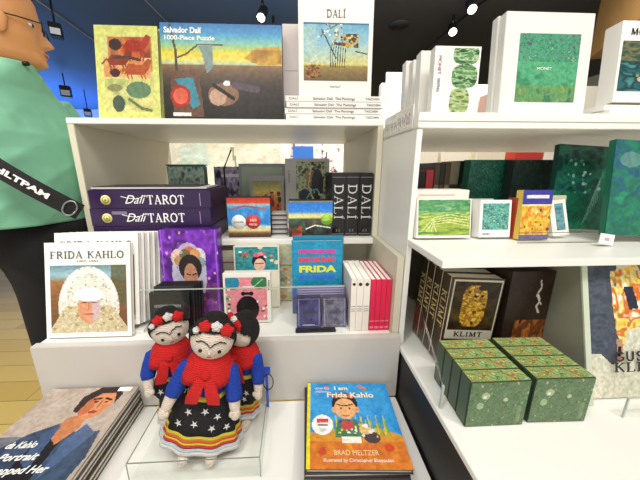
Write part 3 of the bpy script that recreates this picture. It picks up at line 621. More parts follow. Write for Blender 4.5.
# black DALÍ slipcases
BK = mat('glossy_black', '0f0e10', .25, var=.1)
x = atY(331, 235, .86).x; xe = min(.2365, atY(377, 235, .86).x); sw = (xe-x)/3; hD = place(332, 377, 235, 173, .86, ZM, 0)[1]
def dtx(r):
    s_ = serif('spine_lettering', 'DALÍ', .026, mat('silver_print', 'd6d3d0', .3), r, (.0, -.0010, hD*.55), .105, .1, vertical=True)
    text('foot_lettering', 'II', .012, GREYT, r, (0, -.001, .018), .012)
d0 = pack('left black DALÍ slipcase with silver vertical lettering', sw-.0012, hD, .2, BK, None, None, (dtx,), (x+sw/2, .86, ZM+.0005), group='black DALÍ slipcases', name='slipcase', cat='book', bevel=.003)
boxes('silver_band', [(-sw/2+.002, sw/2-.002, -.0006, -.0001, .006, .009), (-sw/2+.002, sw/2-.002, -.0006, -.0001, hD-.014, hD-.012)], GREYT, d0)
dup(d0, 'middle black DALÍ slipcase with silver vertical lettering', (x+sw*1.5, .862, ZM+.0005)); dup(d0, 'right black DALÍ slipcase nearest the white side panel', (x+sw*2.5, .86, ZM+.0005))

# ================================================================== TRAY OF THE LEFT UNIT
ZY = .7425
def lace():
    a = Art(100, 110, '8a8464'); a.grad([(0, '6f8f98'), (.14, '9cc0cc'), (.2, '8a9890'), (.24, '9a6a3c'), (.45, '8a5a34'), (1, '6a4a2c')]); a.rect(.8, 0, 1, .6, '5a5a3c', .8)
    m = ((a.X-.5)/.40)**2+((a.Y-.62)/.60)**2 < 1; L = Art(100, 110); L.noise(['b8b0a0', 'f2eee2', 'd8d0bc', 'fbf8f0', 'a89c88'], 26, 28, 3); a.a[m] = L.a[m]
    m = (a.Y > .6) & (abs(a.X-.5) < .3+(a.Y-.6)*.6); L.noise(['b89c5a', 'efe6c8', 'd8c28a', 'f6f0dc'], 26, 28, 7); a.a[m] = L.a[m]*.9
    for k in range(22):
        t = PI+PI*k/21; a.ell(.5+.33*math.cos(t), .5+.42*math.sin(t), .04, .035, 'f4f0e6')
    a.ell(.5, .62, .15, .25, 'd99a72'); a.put((((a.X-.5)/.15)**2+((a.Y-.62)/.25)**2 < 1) & (a.X > .54), 'cdb8c4', .8); a.ell(.5, .44, .2, .10, 'f4f2f2'); a.line([(.40, .56), (.47, .55)], .008, '5a3a2c'); a.line([(.53, .55), (.6, .56)], .008, '5a3a2c')
    a.line([(.5, .56), (.49, .66)], .006, 'b8704c'); a.line([(.45, .73), (.55, .73)], .012, 'b04a3c'); return a
w_, h_, loc, rot = place(48, 133, 342, 244, .640, ZY, 13)
fk = []
tb = .013
lab = ['front white FRIDA KAHLO paperback with a white lace portrait cover', 'second FRIDA KAHLO paperback, standing higher than the front one', 'third white portrait paperback from the front in the tray row', 'fourth white portrait paperback from the front in the tray row', 'fifth white portrait paperback from the front in the tray row', 'rearmost white portrait paperback, nearest the purple card box']
def kahlo(r, hh=h_):
    serif('title_lettering', 'FRIDA KAHLO', .017, mat('print_teal_grey', '4a5a5e'), r, (.0, -.001, hh-.030), w_*.86, .12)
    text('subtitle_lettering', '1907–1954', .006, GREYT, r, (.0, -.001, hh-.046), .05)
f0 = book(lab[0], w_, h_, tb, WC, None, None, (kahlo,), (loc.x, loc.y, loc.z+tb*.24+.001), rot, 'white portrait paperbacks')
picture('cover_picture', lace(), -w_/2+.012, w_/2-.010, .012, h_-.056, f0, -.0006)
stp = (tb+.0022)/math.cos(rot[0])
for i in range(1, 6):
    dup(f0, lab[i], (loc.x+(.012, .018, .024, .030, .036)[i-1], loc.y+stp*i+math.tan(-rot[0])*(.020, .0175, .015, .0125, .010)[i-1]*1.0, f0.location.z+(.020, .0175, .015, .0125, .010)[i-1]))
rs = boxes('book_rest', [(loc.x-w_/2+.02, loc.x+w_/2+.02, loc.y+tb+.004, loc.y+tb*6+.004, ZY+.0002, ZY+.0095)], WHITE); tag(rs, 'low white step under the rear portrait paperbacks', 'book rest')
# purple pack
def purple():
    a = Art(80, 110, '6c2aa8'); a.noise(['5a1c98', '8a3cc8', '4a1a70', 'a050e0'], 6, 6, 2); a.noise(['5a2a74', '8a4a8c', '4a2250'], 8, 8, 7, .8, (0, .6, 1, 1)); a.ell(.48, .5, .3, .36, 'b8b4c8'); a.ell(.3, .3, .12, .09, 'e0c8b0'); a.ell(.66, .3, .12, .1, 'd8d0d8')
    for x, y, c in ((.32, .34, 'b08a60'), (.5, .24, 'c86a5a'), (.42, .27, '6a6a3c'), (.6, .27, 'd89a60'), (.68, .36, '8a9a9c')): a.ell(x, y, .09, .06, c)
    a.ell(.5, .42, .2, .15, '241a1c'); a.ell(.5, .52, .12, .15, 'b88468'); a.line([(.43, .49), (.49, .5)], .01, '2a1c1c'); a.line([(.53, .5), (.59, .49)], .01, '2a1c1c'); a.ell(.5, .61, .04, .012, '9c3a34'); a.ell(.5, .8, .25, .15, '6a3a5a'); a.dots(26, .025, ['c890d0', 'd8a0b0', '9a6ac0'], 5)
    for s_ in (.04, .96): a.line([(s_, .0), (s_, 1)], .012, '9a5ad8')
    return a
r, ww, hh = stand2(167, 222, 331, 231, .725, ZY, 4, .045, label='purple boxed card set with a flower-crowned portrait, behind the black booklets', m=mat('box_purple', '5a2390', .3), art=purple(), name='card_box')
text('title_lettering', 'INSPIRED', .012, mat('magenta_print', 'd070b0'), r, (0, -.0012, hh*.22), .07)
r.location.x += .004
# black small books
def blackcov():
    a = Art(50, 60, '1c1d20'); a.rect(.12, .3, .8, .36, 'b8c4c4'); a.rect(.1, .55, .62, .62, '3a8a80'); a.rect(.1, .66, .5, .7, '2a6a66'); a.noise(['17181b', '30343a'], 5, 5, 1, .4); return a
bc = mat('black_cover', '202124', .3)
p0, ww, hh = stand(book, 151, 190, 333, 293, .650, ZY, 10, .010, label='front small black booklet with a pale strip, behind the left doll', cover=bc, art=blackcov(), group='small black booklets', pages=mat('grey_pages', '8d8d92', .6))
hh2 = place(160, 205, 333, 284, .68, ZY, 8)[1]
for i in range(4):
    q = stand(book, 156+3*i, 195+3*i, 332, 287-1.5*i, .664+.012*i, ZY, 10, .0105, label=['second', 'third', 'fourth', 'rearmost'][i]+' small black booklet in the row leaning behind the left doll', cover=bc, art=blackcov() if i == 3 else None, group='small black booklets', pages=mat('grey_pages', '8d8d92', .6))
# turquoise and pink notebooks
def floral():
    a = Art(80, 60, '2f8f9a'); a.noise(['1f7a8a', '3fa0a0', '2f6a70'], 8, 6, 1)
    a.dots(16, .07, ['f0d0a0', 'e8784a', 'f0ece0', '3a7a4a', 'd84a5a'], 3); a.ell(.55, .62, .16, .3, '241c22'); a.ell(.57, .78, .13, .28, 'eac0a8'); a.ell(.5, .35, .08, .09, 'e05a6a'); a.ell(.6, .3, .07, .08, 'e88a9a'); a.line([(.47, .72), (.66, .72)], .012, '2a1c20'); return a
r, ww, hh = stand2(238, 281, 333, 247, .775, ZY, 5, .03, label='turquoise floral boxed notecards behind the pink notebook', m=mat('cream_card', 'e6e0cc', .5), name='card_box')
picture('printed_front', floral(), -ww/2+.004, ww/2-.004, hh*.62, hh-.003, r, -.0006)
r, ww, hh = stand2(271, 298, 333, 246, .82, ZY, 3, .03, label='pale sage patterned box standing behind the turquoise notecards', m=mat('sage_box', 'c3c4a2', .6), name='card_box')
def sag():
    a = Art(30, 80, 'c6c6a4'); a.dots(24, .12, ['e8c89a', 'd88a5a', '6aa07a', 'f0ead8'], 3, (0, .4, 1, 1)); a.line([(0, .35), (1, .35)], .02, '8a8870'); return a
picture('printed_front', sag(), -ww/2+.001, ww/2-.001, .001, hh-.001, r, -.0006)
r, ww, hh = stand2(226, 241, 333, 251, .84, ZY, 3, .03, label='narrow cream box between the purple box and the turquoise notecards', m=mat('cream_box', 'd9d0bc', .6), name='card_box')
for z in (.03, .08, .12): boxes('groove', [(-ww/2+.001, ww/2-.001, -.0008, -.0001, z, z+.003)], mat('groove_brown', '6a5a4c'), r)
def pinkart():
    a = Art(70, 80, 'e8909a'); a.ell(.16, .12, .18, .16, '2f8aa8'); a.ell(.82, .12, .2, .15, '3a7a50'); a.line([(.7, .2), (.9, .05)], .012, '9ac8a0'); a.dots(14, .05, ['2a3a34', '7ab08a', 'f0e8d8'], 3, (0, .25, .12, .9)); a.rect(.42, .34, .62, .40, '1c1a1c'); a.ell(.42, .37, .05, .05, '1c1a1c'); a.ell(.62, .37, .05, .05, '1c1a1c'); a.ell(.52, .72, .28, .3, '1c1a1e')
    a.dots(10, .04, ['b04a5a', 'f6f0e8'], 6, (.75, .5, 1, 1)); a.rect(.4, .2, .7, .225, 'f4d8d8'); return a
r, ww, hh = stand2(226, 272, 334, 274, .690, ZY, 5, .028, label='pink notebook box with blue and green leaves, behind the rear doll', m=mat('box_white', 'f1ede2', .45), name='notebook_box')
picture('printed_front', pinkart(), -ww/2+.006, ww/2-.010, .006, hh-.012, r, -.0006)
t9 = text('spine_lettering', 'FRIDA', .007, BLK, r, (ww/2-.005, -.001, hh*.75), .028); t9.rotation_euler = (PI/2, PI/2, 0)
# blue FRIDA book and navy packs
def bluef():
    a = Art(80, 90, '1f8fb4'); a.noise(['1b86b0', '2a9cc0'], 4, 4, 2, .5); a.grad([(0, '2a6fd0'), (1, '2f55b8')], y0=.55, y1=.8) if False else None
    a.rect(0, .66, 1, .8, '2a5ec0', .9); a.noise(['7a68a8', '4a4a88', 'a89ac0'], 12, 8, 5, .8, (0, .74, 1, 1)); return a
def bf(r):
    hB = r['hb']; wB = r['wb']; del r['hb']; del r['wb']
    text('title_lettering', 'FINDING', .015, mat('print_magenta', 'd63a9a'), r, (0, -.001, hB*.855), wB*.74, bold=.001); text('title_lettering', 'SMOKING', .020, mat('print_rose', 'e0406a'), r, (0, -.001, hB*.745), wB*.74, bold=.001)
    text('title_lettering', 'FRIDA', .025, mat('print_yellow', 'e6e63a'), r, (0, -.001, hB*.615), wB*.74, bold=.0012)
    text('subtitle_lettering', 'IN PARIS', .014, mat('print_blue', '3a6ae0'), r, (0, -.001, hB*.51), wB*.7, bold=.001)
r, ww, hh = stand(book, 293, 341, 333, 242, .735, ZY, 6, .022, label='turquoise-blue book with pink and yellow FRIDA lettering', cover=mat('blue_cover', '1f86a8', .35), art=bluef())
r['hb'] = hh; r['wb'] = ww; bf(r)
r, ww, hh = stand(book, 294, 342, 333, 237, .765, ZY, 6, .018, label='second blue book standing just behind the FRIDA lettered one', cover=mat('blue_cover', '1f86a8', .35))
def navyart():
    a = Art(50, 60, '25245e'); a.noise(['1c1c4a', '34347a', '4a4a8a'], 5, 6, 2); a.line([(.08, .06), (.92, .06), (.92, .94), (.08, .94), (.08, .06)], .014, '8a8ab8'); a.rect(.25, .9, .75, .93, 'c8c8dc'); return a
nv = mat('navy_card', '232254', .35)
n0, ww, hh = stand2(297, 321, 332, 298, .66, ZY, 4, .02, label='left navy card pack in front of the blue FRIDA book', m=nv, art=navyart(), group='navy card packs', name='card_pack')
def greyart():
    a = Art(50, 60, '5a5a74'); a.noise(['3c3c58', '6a6a84', '82829a'], 5, 6, 2); a.line([(.08, .06), (.92, .06), (.92, .94), (.08, .94), (.08, .06)], .014, '9a9ab8'); return a
n1, ww, hh = stand2(322.5, 346, 332, 298, .66, ZY, 4, .02, label='right navy-grey card pack beside the slim white books', m=mat('navy_grey_card', '46465f', .35), art=greyart(), group='navy card packs', name='card_pack')
n2, ww, hh = stand2(297, 344, 331, 288, .69, ZY, 4, .02, label='lilac-grey printed pack between the blue book and the navy packs', m=mat('lilac_card', '7a74a0', .4), name='card_pack')
boxes('printed_line', [(-ww/2+.004, ww/2-.004, -.0008, -.0001, hh-.006-.007*k, hh-.004-.007*k) for k in range(4)], mat('line_pale', 'b8b4d0'), n2)
fl = thing('flat_case', 'flat black case lying under the navy card packs on the tray edge', 'case', tuple(atY(320, 336, .6265)+Vector((0, 0, 0))))
fl.location = (fl.location.x-.01, .6365, .7426)
boxes('case_body', [(-.052, .052, 0, .018, 0, .005)], mat('case_black', '17171b', .3), fl, .001)
# slim white books and crimson books: spines forward, tops showing
zq = ZY+.0005
def slim(px0, px1, ptop, label, m, pg, tx, grp, Y=.64, dep=.15):
    a = atY(px0, 332, Y); b = atY(px1, 332, Y); w = b.x-a.x-.0008; h = atY((px0+px1)/2, ptop, Y).z-zq
    r = thing('book', label, 'book', ((a.x+b.x)/2, Y, zq), (0, 0, 0), grp)
    c = .0012; boxes('cover', [(-w/2, w/2, 0, c, 0, h), (-w/2, -w/2+c, c, dep, 0, h), (w/2-c, w/2, c, dep, 0, h)], m, r)
    boxes('page_block', [(-w/2+c, w/2-c, c, dep-.002, .002, h-.0015)], pg, r)
    tx(r, w, h); return r
pw_ = mat('bright_pages', 'f6f3ea', .8, var=.05, scale=200)
def wtx(r, w, h):
    tube('heart_mark', [(0, -.0002, h-.014), (0, -.0009, h-.014)], w*.28, BLK, r, 8)
    boxes('printed_line', [(-w/2+.002, w/2-.002, -.0006, -.0001, z, z+.0012) for z in (h*.48, h*.43, h*.39)], GREYT, r)
CRIM = mat('crimson_cover', 'e01f4e', .35, var=.05); IV = mat('ivory_cover', 'efe7dc', .45)
def rtx(r, w, h):
    boxes('white_band', [(-w/2+.0005, w/2-.0005, -.0006, -.0001, .026, .0275)], mat('pink_print', 'f0a0b4'), r)
    boxes('foot_mark', [(-w/2+.001, w/2-.001, -.0006, -.0001, .006, .012)], mat('pink_print2', 'f07a98'), r)
px = [349.5, 355, 361.5, 368]
for i in range(3): slim(px[i], px[i+1], 279, ['left', 'middle', 'right'][i]+' slim ivory book with small black mark, spine forward beside the crimson books', IV, pw_, wtx, 'slim ivory books')
px = [368.3, 373.4, 378.5, 383.5, 388.2]
for i in range(4): slim(px[i], px[i+1], 279.5, ['first crimson book from the left, touching the ivory books', 'second crimson book from the left in the row of four', 'third crimson book from the left in the row of four', 'rightmost crimson book, nearest the beige side panel'][i], CRIM, pw_, rtx, 'crimson books')
# ================================================================== MIDDLE SHELF, RIGHT UNIT
ZS = .9935
def meadow():
    a = Art(80, 60, '6f9a3c'); a.noise(['3f7a4a', '8ab04a', 'c8c860', '5f9a5a', '9ac070'], 4, 14, 3); a.noise(['4a9a70', '2f7a5a', '8ac0a0'], 6, 12, 5, .7, (0, 0, 1, .35)); a.noise(['b8b840', '8aa03a', '6a8a2c'], 5, 12, 8, .6, (.3, .45, 1, 1))
    for k in range(4): a.line([(.05+.1*k, .9), (.3, .5+.06*k), (.6, .42+.07*k), (.98, .5+.08*k)], .008, 'd8dc9a')
    return a
r, ww, hh = stand(pack, 414, 468, 237, 201, .60, ZS, 10, .025, label='white-edged pack with a green and yellow meadow picture at the left end of the shelf', m=WHITE, art=None, name='notecard_box'); r.location.x = max(r.location.x, .2695+ww/2)
picture('printed_front', meadow(), -ww/2+.003, ww/2-.003, .006, hh-.002, r, -.0006)
loc = r.location.copy()
r3 = pack('cream lidded box standing just behind the meadow picture pack', ww+.01, hh+.020, .05, mat('cream_lid', 'efe9dc', .5), None, None, (), (loc.x+.0065, loc.y+.045, ZS+.0006), name='notecard_box'); boxes('red_line', [(-ww/2+.01, ww/2-.03, -.0006, -.0001, hh+.008, hh+.0095)], mat('red_print', 'c86a5a'), r3)
def teal(seed):
    a = Art(50, 60, '4a9a8a'); a.noise(['3f8a84', '7ac0aa', '5aa090', '2f6a6a', 'a0c8b0'], 12, 14, seed); return a
r, ww, hh = stand(pack, 479, 510, 236, 202, .60, ZS, 8, .03, label='small white card box with a square teal water picture', m=mat('card_white', 'f4f3ee', .4), name='notecard_box')
picture('printed_front', teal(3), -ww/2+.006, ww/2-.006, .018, hh-.008, r, -.0006); text('caption_lettering', 'MONET', .005, BLK, r, (-ww/2+.016, -.001, .008), .018)
r, ww, hh = stand(pack, 467, 492, 232, 200, .655, ZS, 8, .02, label='grey-sided white card box half hidden behind the square teal picture box', m=mat('card_grey', 'c9ccc0', .5), name='notecard_box')
for i, (c, px) in enumerate((('c84a2a', 514), ('2a3a2c', 518))):
    pass
def yel():
    a = Art(50, 60, 'e8a82c'); a.noise(['e0a020', 'f4c84a', 'd07a1c', 'f0d87a'], 7, 7, 3); a.dots(14, .05, ['6a7a2c', '3a4a3c', 'f0e0a0'], 4); a.rect(0, 0, 1, .28, '3a3a9a'); a.rect(.12, .1, .88, .17, 'e8e8f4'); a.rect(0, .28, 1, .32, 'e8dfa0'); a.rect(0, .9, 1, 1, '5a5a8a'); return a
r, ww, hh = stand(pack, 519, 548, 235, 191, .585, ZS, 5, .02, label='yellow-orange card pack with a blue title band', m=mat('yellow_card', 'e4c860', .45), art=yel(), name='card_pack')
text('title_lettering', 'MONET', .008, WHT, r, (0, -.0014, hh*.865), ww*.7, bold=.0003)
r, ww, hh = stand(pack, 513, 519, 236, 199, .60, ZS, 3, .03, label='narrow red, yellow and green striped box edge left of the yellow pack', m=mat('stripe_red', 'b8442a'), name='card_box')
boxes('stripe', [(0, ww/2-.0004, -.0008, -.0001, .002, hh-.002)], mat('stripe_green', '3c5a34'), r); boxes('yellow_stripe', [(-ww/2+.0004, -ww/5, -.0008, -.0001, .002, hh*.6)], mat('stripe_yellow', 'e0c040'), r)
def lili():
    a = Art(30, 60, 'f2efe6'); a.rect(.3, .1, .85, .85, '4a7a8a'); a.noise(['3a6a78', '6aa0a8', '88a890'], 5, 12, 2, .8, (.3, .1, .85, .85)); return a
r, ww, hh = stand(pack, 553, 569, 235, 203, .60, ZS, 14, .012, label='slim white card pack with a blue-grey strip, leaning right of the yellow pack', m=mat('card_white', 'f4f3ee', .4), art=lili(), name='card_pack'); r.rotation_euler[1] = -.12; r.location.z += .004
r, ww, hh = stand(pack, 548, 562, 233, 196, .63, ZS, 5, .012, label='beige upright card behind the slim blue-grey striped pack', m=mat('card_beige', 'cfc7a8', .5), name='card_pack')
# rear green and brown books
BR = mat('brown_spine', '5a4030', .45); BR2 = mat('dark_brown_spine', '2c221d', .45)
for i, (p0, p1, c, top, nm) in enumerate(((418, 424, '1c1a1e', 172, 'black'), (425, 432, 'd83a4c', 170, 'red and pink'), (433, 438, '5a4a40', 163, 'brown-grey'), (438.5, 443, '2f2420', 163, 'dark brown'), (443.5, 448, '6a4f3e', 163, 'mid brown'), (448.5, 457, 'a39a82', 162, 'pale olive'), (457.5, 465, '2a3a34', 161, 'black-green'))):
    r, ww, hh = stand(book, p0, p1, 190, top, .86, ZS, 0, .12, label=nm+' book spine in the rear row beside the dark green cloth books', cover=mat('spine_'+nm.replace(' ', '_'), c, .45), group='rear row of book spines')
    boxes('spine_band', [(-ww/2+.0006, ww/2-.0006, -.001, -.0002, hh*.55, hh*.62)], mat('band%d' % i, ['c8442c', 'f0c83a', 'a08a70', '6a5a4a', 'b09a7a', '4a4034', '5a6a5c'][i]), r)
GC = mat('green_cloth', '1f6a55', .6, var=.25, scale=40)
r, ww, hh = stand(book, 467, 507, 190, 160, .80, ZS, 0, .03, label='dark green boxed book behind the white and teal card boxes', cover=GC, art=green_paint(11, ('1a5a4a', '2a7a62', '17483e', '3a8a70'), 50, 40))
r, ww, hh = stand(book, 466, 508, 190, 160, .835, ZS, 0, .03, label='second dark green boxed book, directly behind the first', cover=GC)
r, ww, hh = stand(book, 510, 551, 190, 160, .76, ZS, 0, .03, label='charcoal-green patterned book between the dark green one and the tall water-lily box', cover=mat('charcoal_green', '27332f', .5), art=green_paint(13, ('1c2826', '35443e', '26403a', '4a5a52'), 50, 40))
# tall water-lily gift boxes
def lily(seed, v):
    a = Art(80, 110, '16463c'); a.noise(['12303a', '1a4a48', '1f6a50', '0f3830'] if v == 0 else ['1c6a5a', '2a5a7a', '1f8060', '2a5a54'], 7, 12, seed); a.noise(['1f8a5c', '17684a', '2aa070'], 6, 8, seed+3, .6, (0, .55, 1, 1))
    if v == 0:
        for k in range(8): a.line([(.55+.03*k, .95-.04*k), (.7+.02*k, .55-.05*k)], .006, '8ac8b0', .7)
        a.noise(['1f9068', '167050'], 3, 9, 4, .85, (.78, 0, 1, 1)); a.dots(24, .03, ['6aa890', '2a8a6a', '9ac8b8'], 9, (.2, .1, .8, .6))
    else:
        a.ell(.25, .2, .16, .08, '5a8a84'); a.line([(.6, .18), (1, .12)], .03, 'd87a5c'); a.ell(.9, .8, .25, .2, '7a9a3a', .7); a.dots(10, .035, ['e6efe0', 'f4f6ee'], 6, (.6, .72, 1, .95))
    return a
w_, h_, loc, rot = place(547, 604, 236, 149, .66, ZS, 8)
r = pack('tall dark green water-lily gift bag standing behind the yellow pack', w_, h_, .014, mat('lily_dark', '14463c', .35), lily(4, 0), None, (), (loc.x, loc.y, loc.z+.0045), rot, 'water-lily gift bags', name='gift_bag', cat='gift bag')
r.rotation_euler[1] = .05; r.location.z += w_/2*.05
w_, h_, loc, rot = place(604, 672, 243, 148, .56, ZS, 10)
r = pack('bright teal-green water-lily gift bag at the right edge with a pale label', w_, h_, .014, mat('lily_teal', '1c6a54', .35), lily(9, 1), None, (), (loc.x, loc.y, loc.z+.009), rot, 'water-lily gift bags', name='gift_bag', cat='gift bag')
r.rotation_euler[1] = .06; r.location.z += w_/2*.06; r.location.x -= .004
lb = thing('price_card', 'small white card with a pink mark leaning on the teal water-lily bag', 'card', tuple(atY(607, 239, .53)), (-.12, .15, 0)); lb.location.z = ZS+.0045
boxes('card', [(-.016, .016, 0, .0015, 0, .022)], mat('card_white', 'f4f3ee', .4), lb); boxes('pink_mark', [(-.005, .005, -.0006, -.0001, .008, .014)], mat('mark_pink', 'd8a0a8'), lb)
g = thing('acrylic_tray', 'low clear acrylic lip in front of the small card boxes', 'acrylic tray', (.61, .565, ZS)); boxes('lip', [(-.13, .07, 0, .002, 0, .022)], CLEAR, g); boxes('polished_edge', [(-.13, .07, 0, .002, .0222, .0232), (-.13, .07, 0, .002, .0001, .0008)] , mat('dark_edge', '4a4f48', .3), g)
boxes('side_lip', [(.0705, .0725, 0, .08, 0, .022)], CLEAR, g)

# ================================================================== BASE, RIGHT UNIT
ZB = .7165
def mosaic(seed, w=60, h=60):
    a = Art(w, h); a.noise(['2f7a60', '5aa884', '6a9a4a', 'c8b850', '4a9a70', 'd07a44', 'd8d070', '3f8a5a', '8ab05a', 'b84a34', '4a9a80'], 13, 11, seed, 1, oct=3); a.noise(['3f9a7a', '2f7a5a'], 3, 3, seed+1, .12); a.dots(40, .03, ['d8744a', 'c8c860', '8ac89a', '3a6a4a', 'b05a3a'], seed+2, (.02, .1, .98, .9)); return a
def sidegreen(seed):
    a = Art(70, 56); a.noise(['47603f', '647c58', '506c48', '748c66'], 12, 10, seed, 1, oct=3); a.ell(.27, .3, .07, .08, 'a8b890'); a.ell(.2, .52, .06, .08, '98ac84'); a.ell(.26, .32, .03, .04, 'd8dcc4'); a.dots(30, .02, ['7a9a60', '8ab080', '3a5a34', 'c0a878'], seed+3); a.ell(.62, .4, .035, .04, 'b0bc98')
    a.rect(.86, .55, .93, .95, '8a9a74', .5); return a
GB = mat('green_box_side', '41583f', .4, var=.2, scale=40); gw = .1045; gd = .0285; gh = .091
g0 = thing('notebook_box', 'front left green blossom box of the block on the white base', 'box', (.2855+gw/2, .377, ZB), (0, 0, 0), 'green blossom boxes')
boxes('carton', [(-gw/2, gw/2, 0, gd, 0, gh)], GB, g0, .0012)
picture('printed_front', sidegreen(2), -gw/2+.001, gw/2-.001, .001, gh-.001, g0, -.0006)
picture('printed_lid', mosaic(5, 70, 24), -gw/2+.0008, gw/2-.0008, .0008, gd-.0008, g0, gh+.0005, 'top')
boxes('dark_seam', [(-gw/2-.0006, -gw/2-.0001, .0005, .0022, .003, gh-.002)], mat('seam_dark', '1c2a1e'), g0)
rowl = ['second row', 'third row', 'rear row']
for c_ in range(2):
    for k in range(4):
        if c_ == 0 and k == 0: continue
        lab_ = ('right-hand' if c_ else 'left-hand')+' green blossom box, '+(['front row', 'second row from the front', 'third row from the front', 'rearmost row by the gold books'][k])
        dup(g0, lab_, (.2855+gw/2+c_*(gw+.0105)+.001*k, .377+k*(gd+.0012)+(.002 if c_ else 0), ZB), (0, 0, -.02*c_))
# KLIMT books
def gold_art():
    a = Art(60, 80, '2c2216'); a.noise(['241a12', '3a2c18', '54401c'], 6, 8, 2); m = (abs((a.X-.48)/.27)**3.2+abs((a.Y-.5)/.43)**3.2 < 1); b = Art(60, 80); b.noise(['c8901c', 'e8b83a', '8a5a14', 'f0cc5a'], 10, 16, 5); b.dots(26, .05, ['6a3a14', 'e8d070', '3a2a14', 'b86a2c'], 4, (.25, .15, .75, .9)); a.a[m] = b.a[m]
    a.ell(.5, .17, .09, .055, 'a8743c'); a.ell(.62, .12, .10, .06, '3a2414'); return a
GS = mat('umber_spine', '44341c', .4, var=.15); gf = mat('gold_print', 'd8c080', .4)
A_ = atY(441, 342, .535); B_ = atY(489, 342, .535); kw = B_.x-A_.x+.006; kx = (A_.x+B_.x)/2
kh = place(445, 495, 342, 280, .535, ZB, 0)[1]
kt = .032
def ksp(r):
    serif('cover_lettering', 'KLIMT', .011, BR2, r, (-.0, -.0012, kh*.0+ .062), kw*.55, .15)
k0 = thing('book', 'front KLIMT book with a gold pattern picture on its cover', 'book', (max(kx-.002, .2705+kw/2), .535, ZB+.0008+kw/2*.055), (0, .055, -.0), 'gold-spined KLIMT books')
boxes('cover', [(-kw/2, kw/2, 0, .0015, 0, kh), (-kw/2, kw/2, kt-.0015, kt, 0, kh), (-kw/2, -kw/2+.0015, .0015, kt-.0015, 0, kh)], GS, k0)
boxes('page_block', [(-kw/2+.0015, kw/2-.002, .0015, kt-.0015, .002, kh-.002)], PAPER, k0)
boxes('spine_edge', [(-kw/2-.0006, -kw/2-.0001, .0002, .0022, 0, kh)], mat('pale_edge', 'd8d2c0'), k0)
s_ = serif('spine_lettering', 'KLIMT', .018, gf, k0, (-kw/2-.0012, kt/2, kh*.62), .085, .13, vertical=True); s_.rotation_euler = (0, 0, -PI/2)
ks = [k0]
for i in range(3): 
    c = dup(k0, ['second KLIMT book, behind the gold pattern cover', 'third KLIMT book from the front, spine lettering showing', 'rearmost KLIMT book, next to the white side panel'][i], (k0.location.x-.0*(i+1), .535+(kt+.003)*(i+1), k0.location.z))
boxes('cover_board', [(-kw/2+.006, kw/2-.003, -.0009, -.0001, kh*.30, kh-.004)], mat('cover_cream', 'd8d0bc', .4), k0)
picture('cover_picture', gold_art(), -kw/2+.009, kw/2-.006, kh*.30+.022, kh-.008, k0, -.0012)
s_ = ksp(k0)
for c in k0.children:
    if c.name.startswith('cover_lettering'): c.location = (0, -.0012, kh*.30+.012)
def darkgold():
    a = Art(60, 70, '33241a'); a.noise(['2a1d16', '3c2a1e'], 4, 5, 2); m = a.field(5, 5, 3)*.6+a.X*.1 > .62-.5*(a.Y > .5); b = Art(60, 70); b.noise(['8a4a1c', '5a3418', 'b8682c', '3a2414'], 8, 8, 6); a.a[m & (a.Y > .45) & (a.X > .25)] = b.a[m & (a.Y > .45) & (a.X > .25)]
    a.line([(.7, .1), (.74, .16), (.68, .22), (.76, .3), (.7, .36), (.78, .42)], .016, 'd0c8c0'); a.line([(.66, .24), (.8, .34)], .012, 'e0dcd4'); return a
r, ww, hh = stand(pack, 499, 541, 345, 272, .528, ZB, 0, .12, label='dark brown box with white script marks and copper picture, right of the KLIMT cover', m=mat('dark_brown_box', '2e2018', .35), art=darkgold(), name='gift_box'); r.scale.z = min(1, (.9780-ZB)/hh); _l = r.location.x-ww/2; r.scale.x = min(1, (.5445-_l)/ww); r.location.x = _l+ww*r.scale.x/2
# tote bag
def tote():
    a = Art(120, 130, 'd8d4bc'); a.noise(['cfcab0', 'e0dcc8', 'c4c6ac'], 26, 30, 2, 1, oct=2); m = a.field(8, 9, 4) > .45; a.a[m] = a.a[m]*.97
    a.poly([(0, 0), (.36, 0), (.30, .3), (.36, .62), (.36, .72), (.26, .74), (.14, .66), (0, .66)], '49505c'); a.noise(['3a424e', '5a6270', '454c5a'], 8, 30, 7, .6, (0, 0, .22, .62))
    P = [(.28, .05), (.62, 0), (.62, .1), (.9, .2), (1, .4), (1, .48), (.7, .44), (.42, .48), (.36, .62), (.3, .5), (.27, .3)]
    b = Art(120, 130); b.noise(['d8a030', 'f0c84a', 'e8dca0', 'b87a24', 'e06a2c', 'f4f0e0'], 14, 16, 3); b.dots(40, .03, ['2a2c3a', 'c8442c', 'e8b030', '4a6a9a', 'f4efdc'], 5); mk = Art(120, 130, '000000'); mk.poly(P, 'ffffff'); m = mk.a[..., 0] > .5; a.a[m] = b.a[m]
    a.poly([(.42, .16), (.52, .16), (.56, .32), (.46, .33)], '2a2e40'); a.poly([(.62, 0), (1, 0), (1, .12), (.7, .14)], '4a6a6c'); a.ell(.85, .22, .14, .06, 'd8b8a8'); a.poly([(.3, .55), (.36, .55), (.37, .72), (.32, .72)], 'b88a6a'); a.rect(.32, .6, .35, .68, '22201e'); return a
a_ = atY(589, 410, .43); b_ = atY(585, 270, .50)
tw_ = .17; th2 = (b_-a_).length*1.02
tg = thing('tote_bag', 'cream cloth bag with gold patches, navy corner and black GUSTAV lettering', 'tote bag', (.5575+tw_/2, .428, ZB+.001), (-.25, 0, 0))
th2 = .258
bm = bmesh.new(); n = 24
def warp(x, y, z): return (x, -.006+y-.010*math.cos(x/tw_*PI)*math.sin(max(0, z)/th2*PI)-.0015*math.sin(x*90)*math.sin(z*40), z)
for i in range(n+1):
    for j in range(n+1):
        x = -tw_/2+tw_*i/n; z = th2*j/n; p = warp(x, 0, z); bm.verts.new((p[0], p[1]+.0006, p[2]))
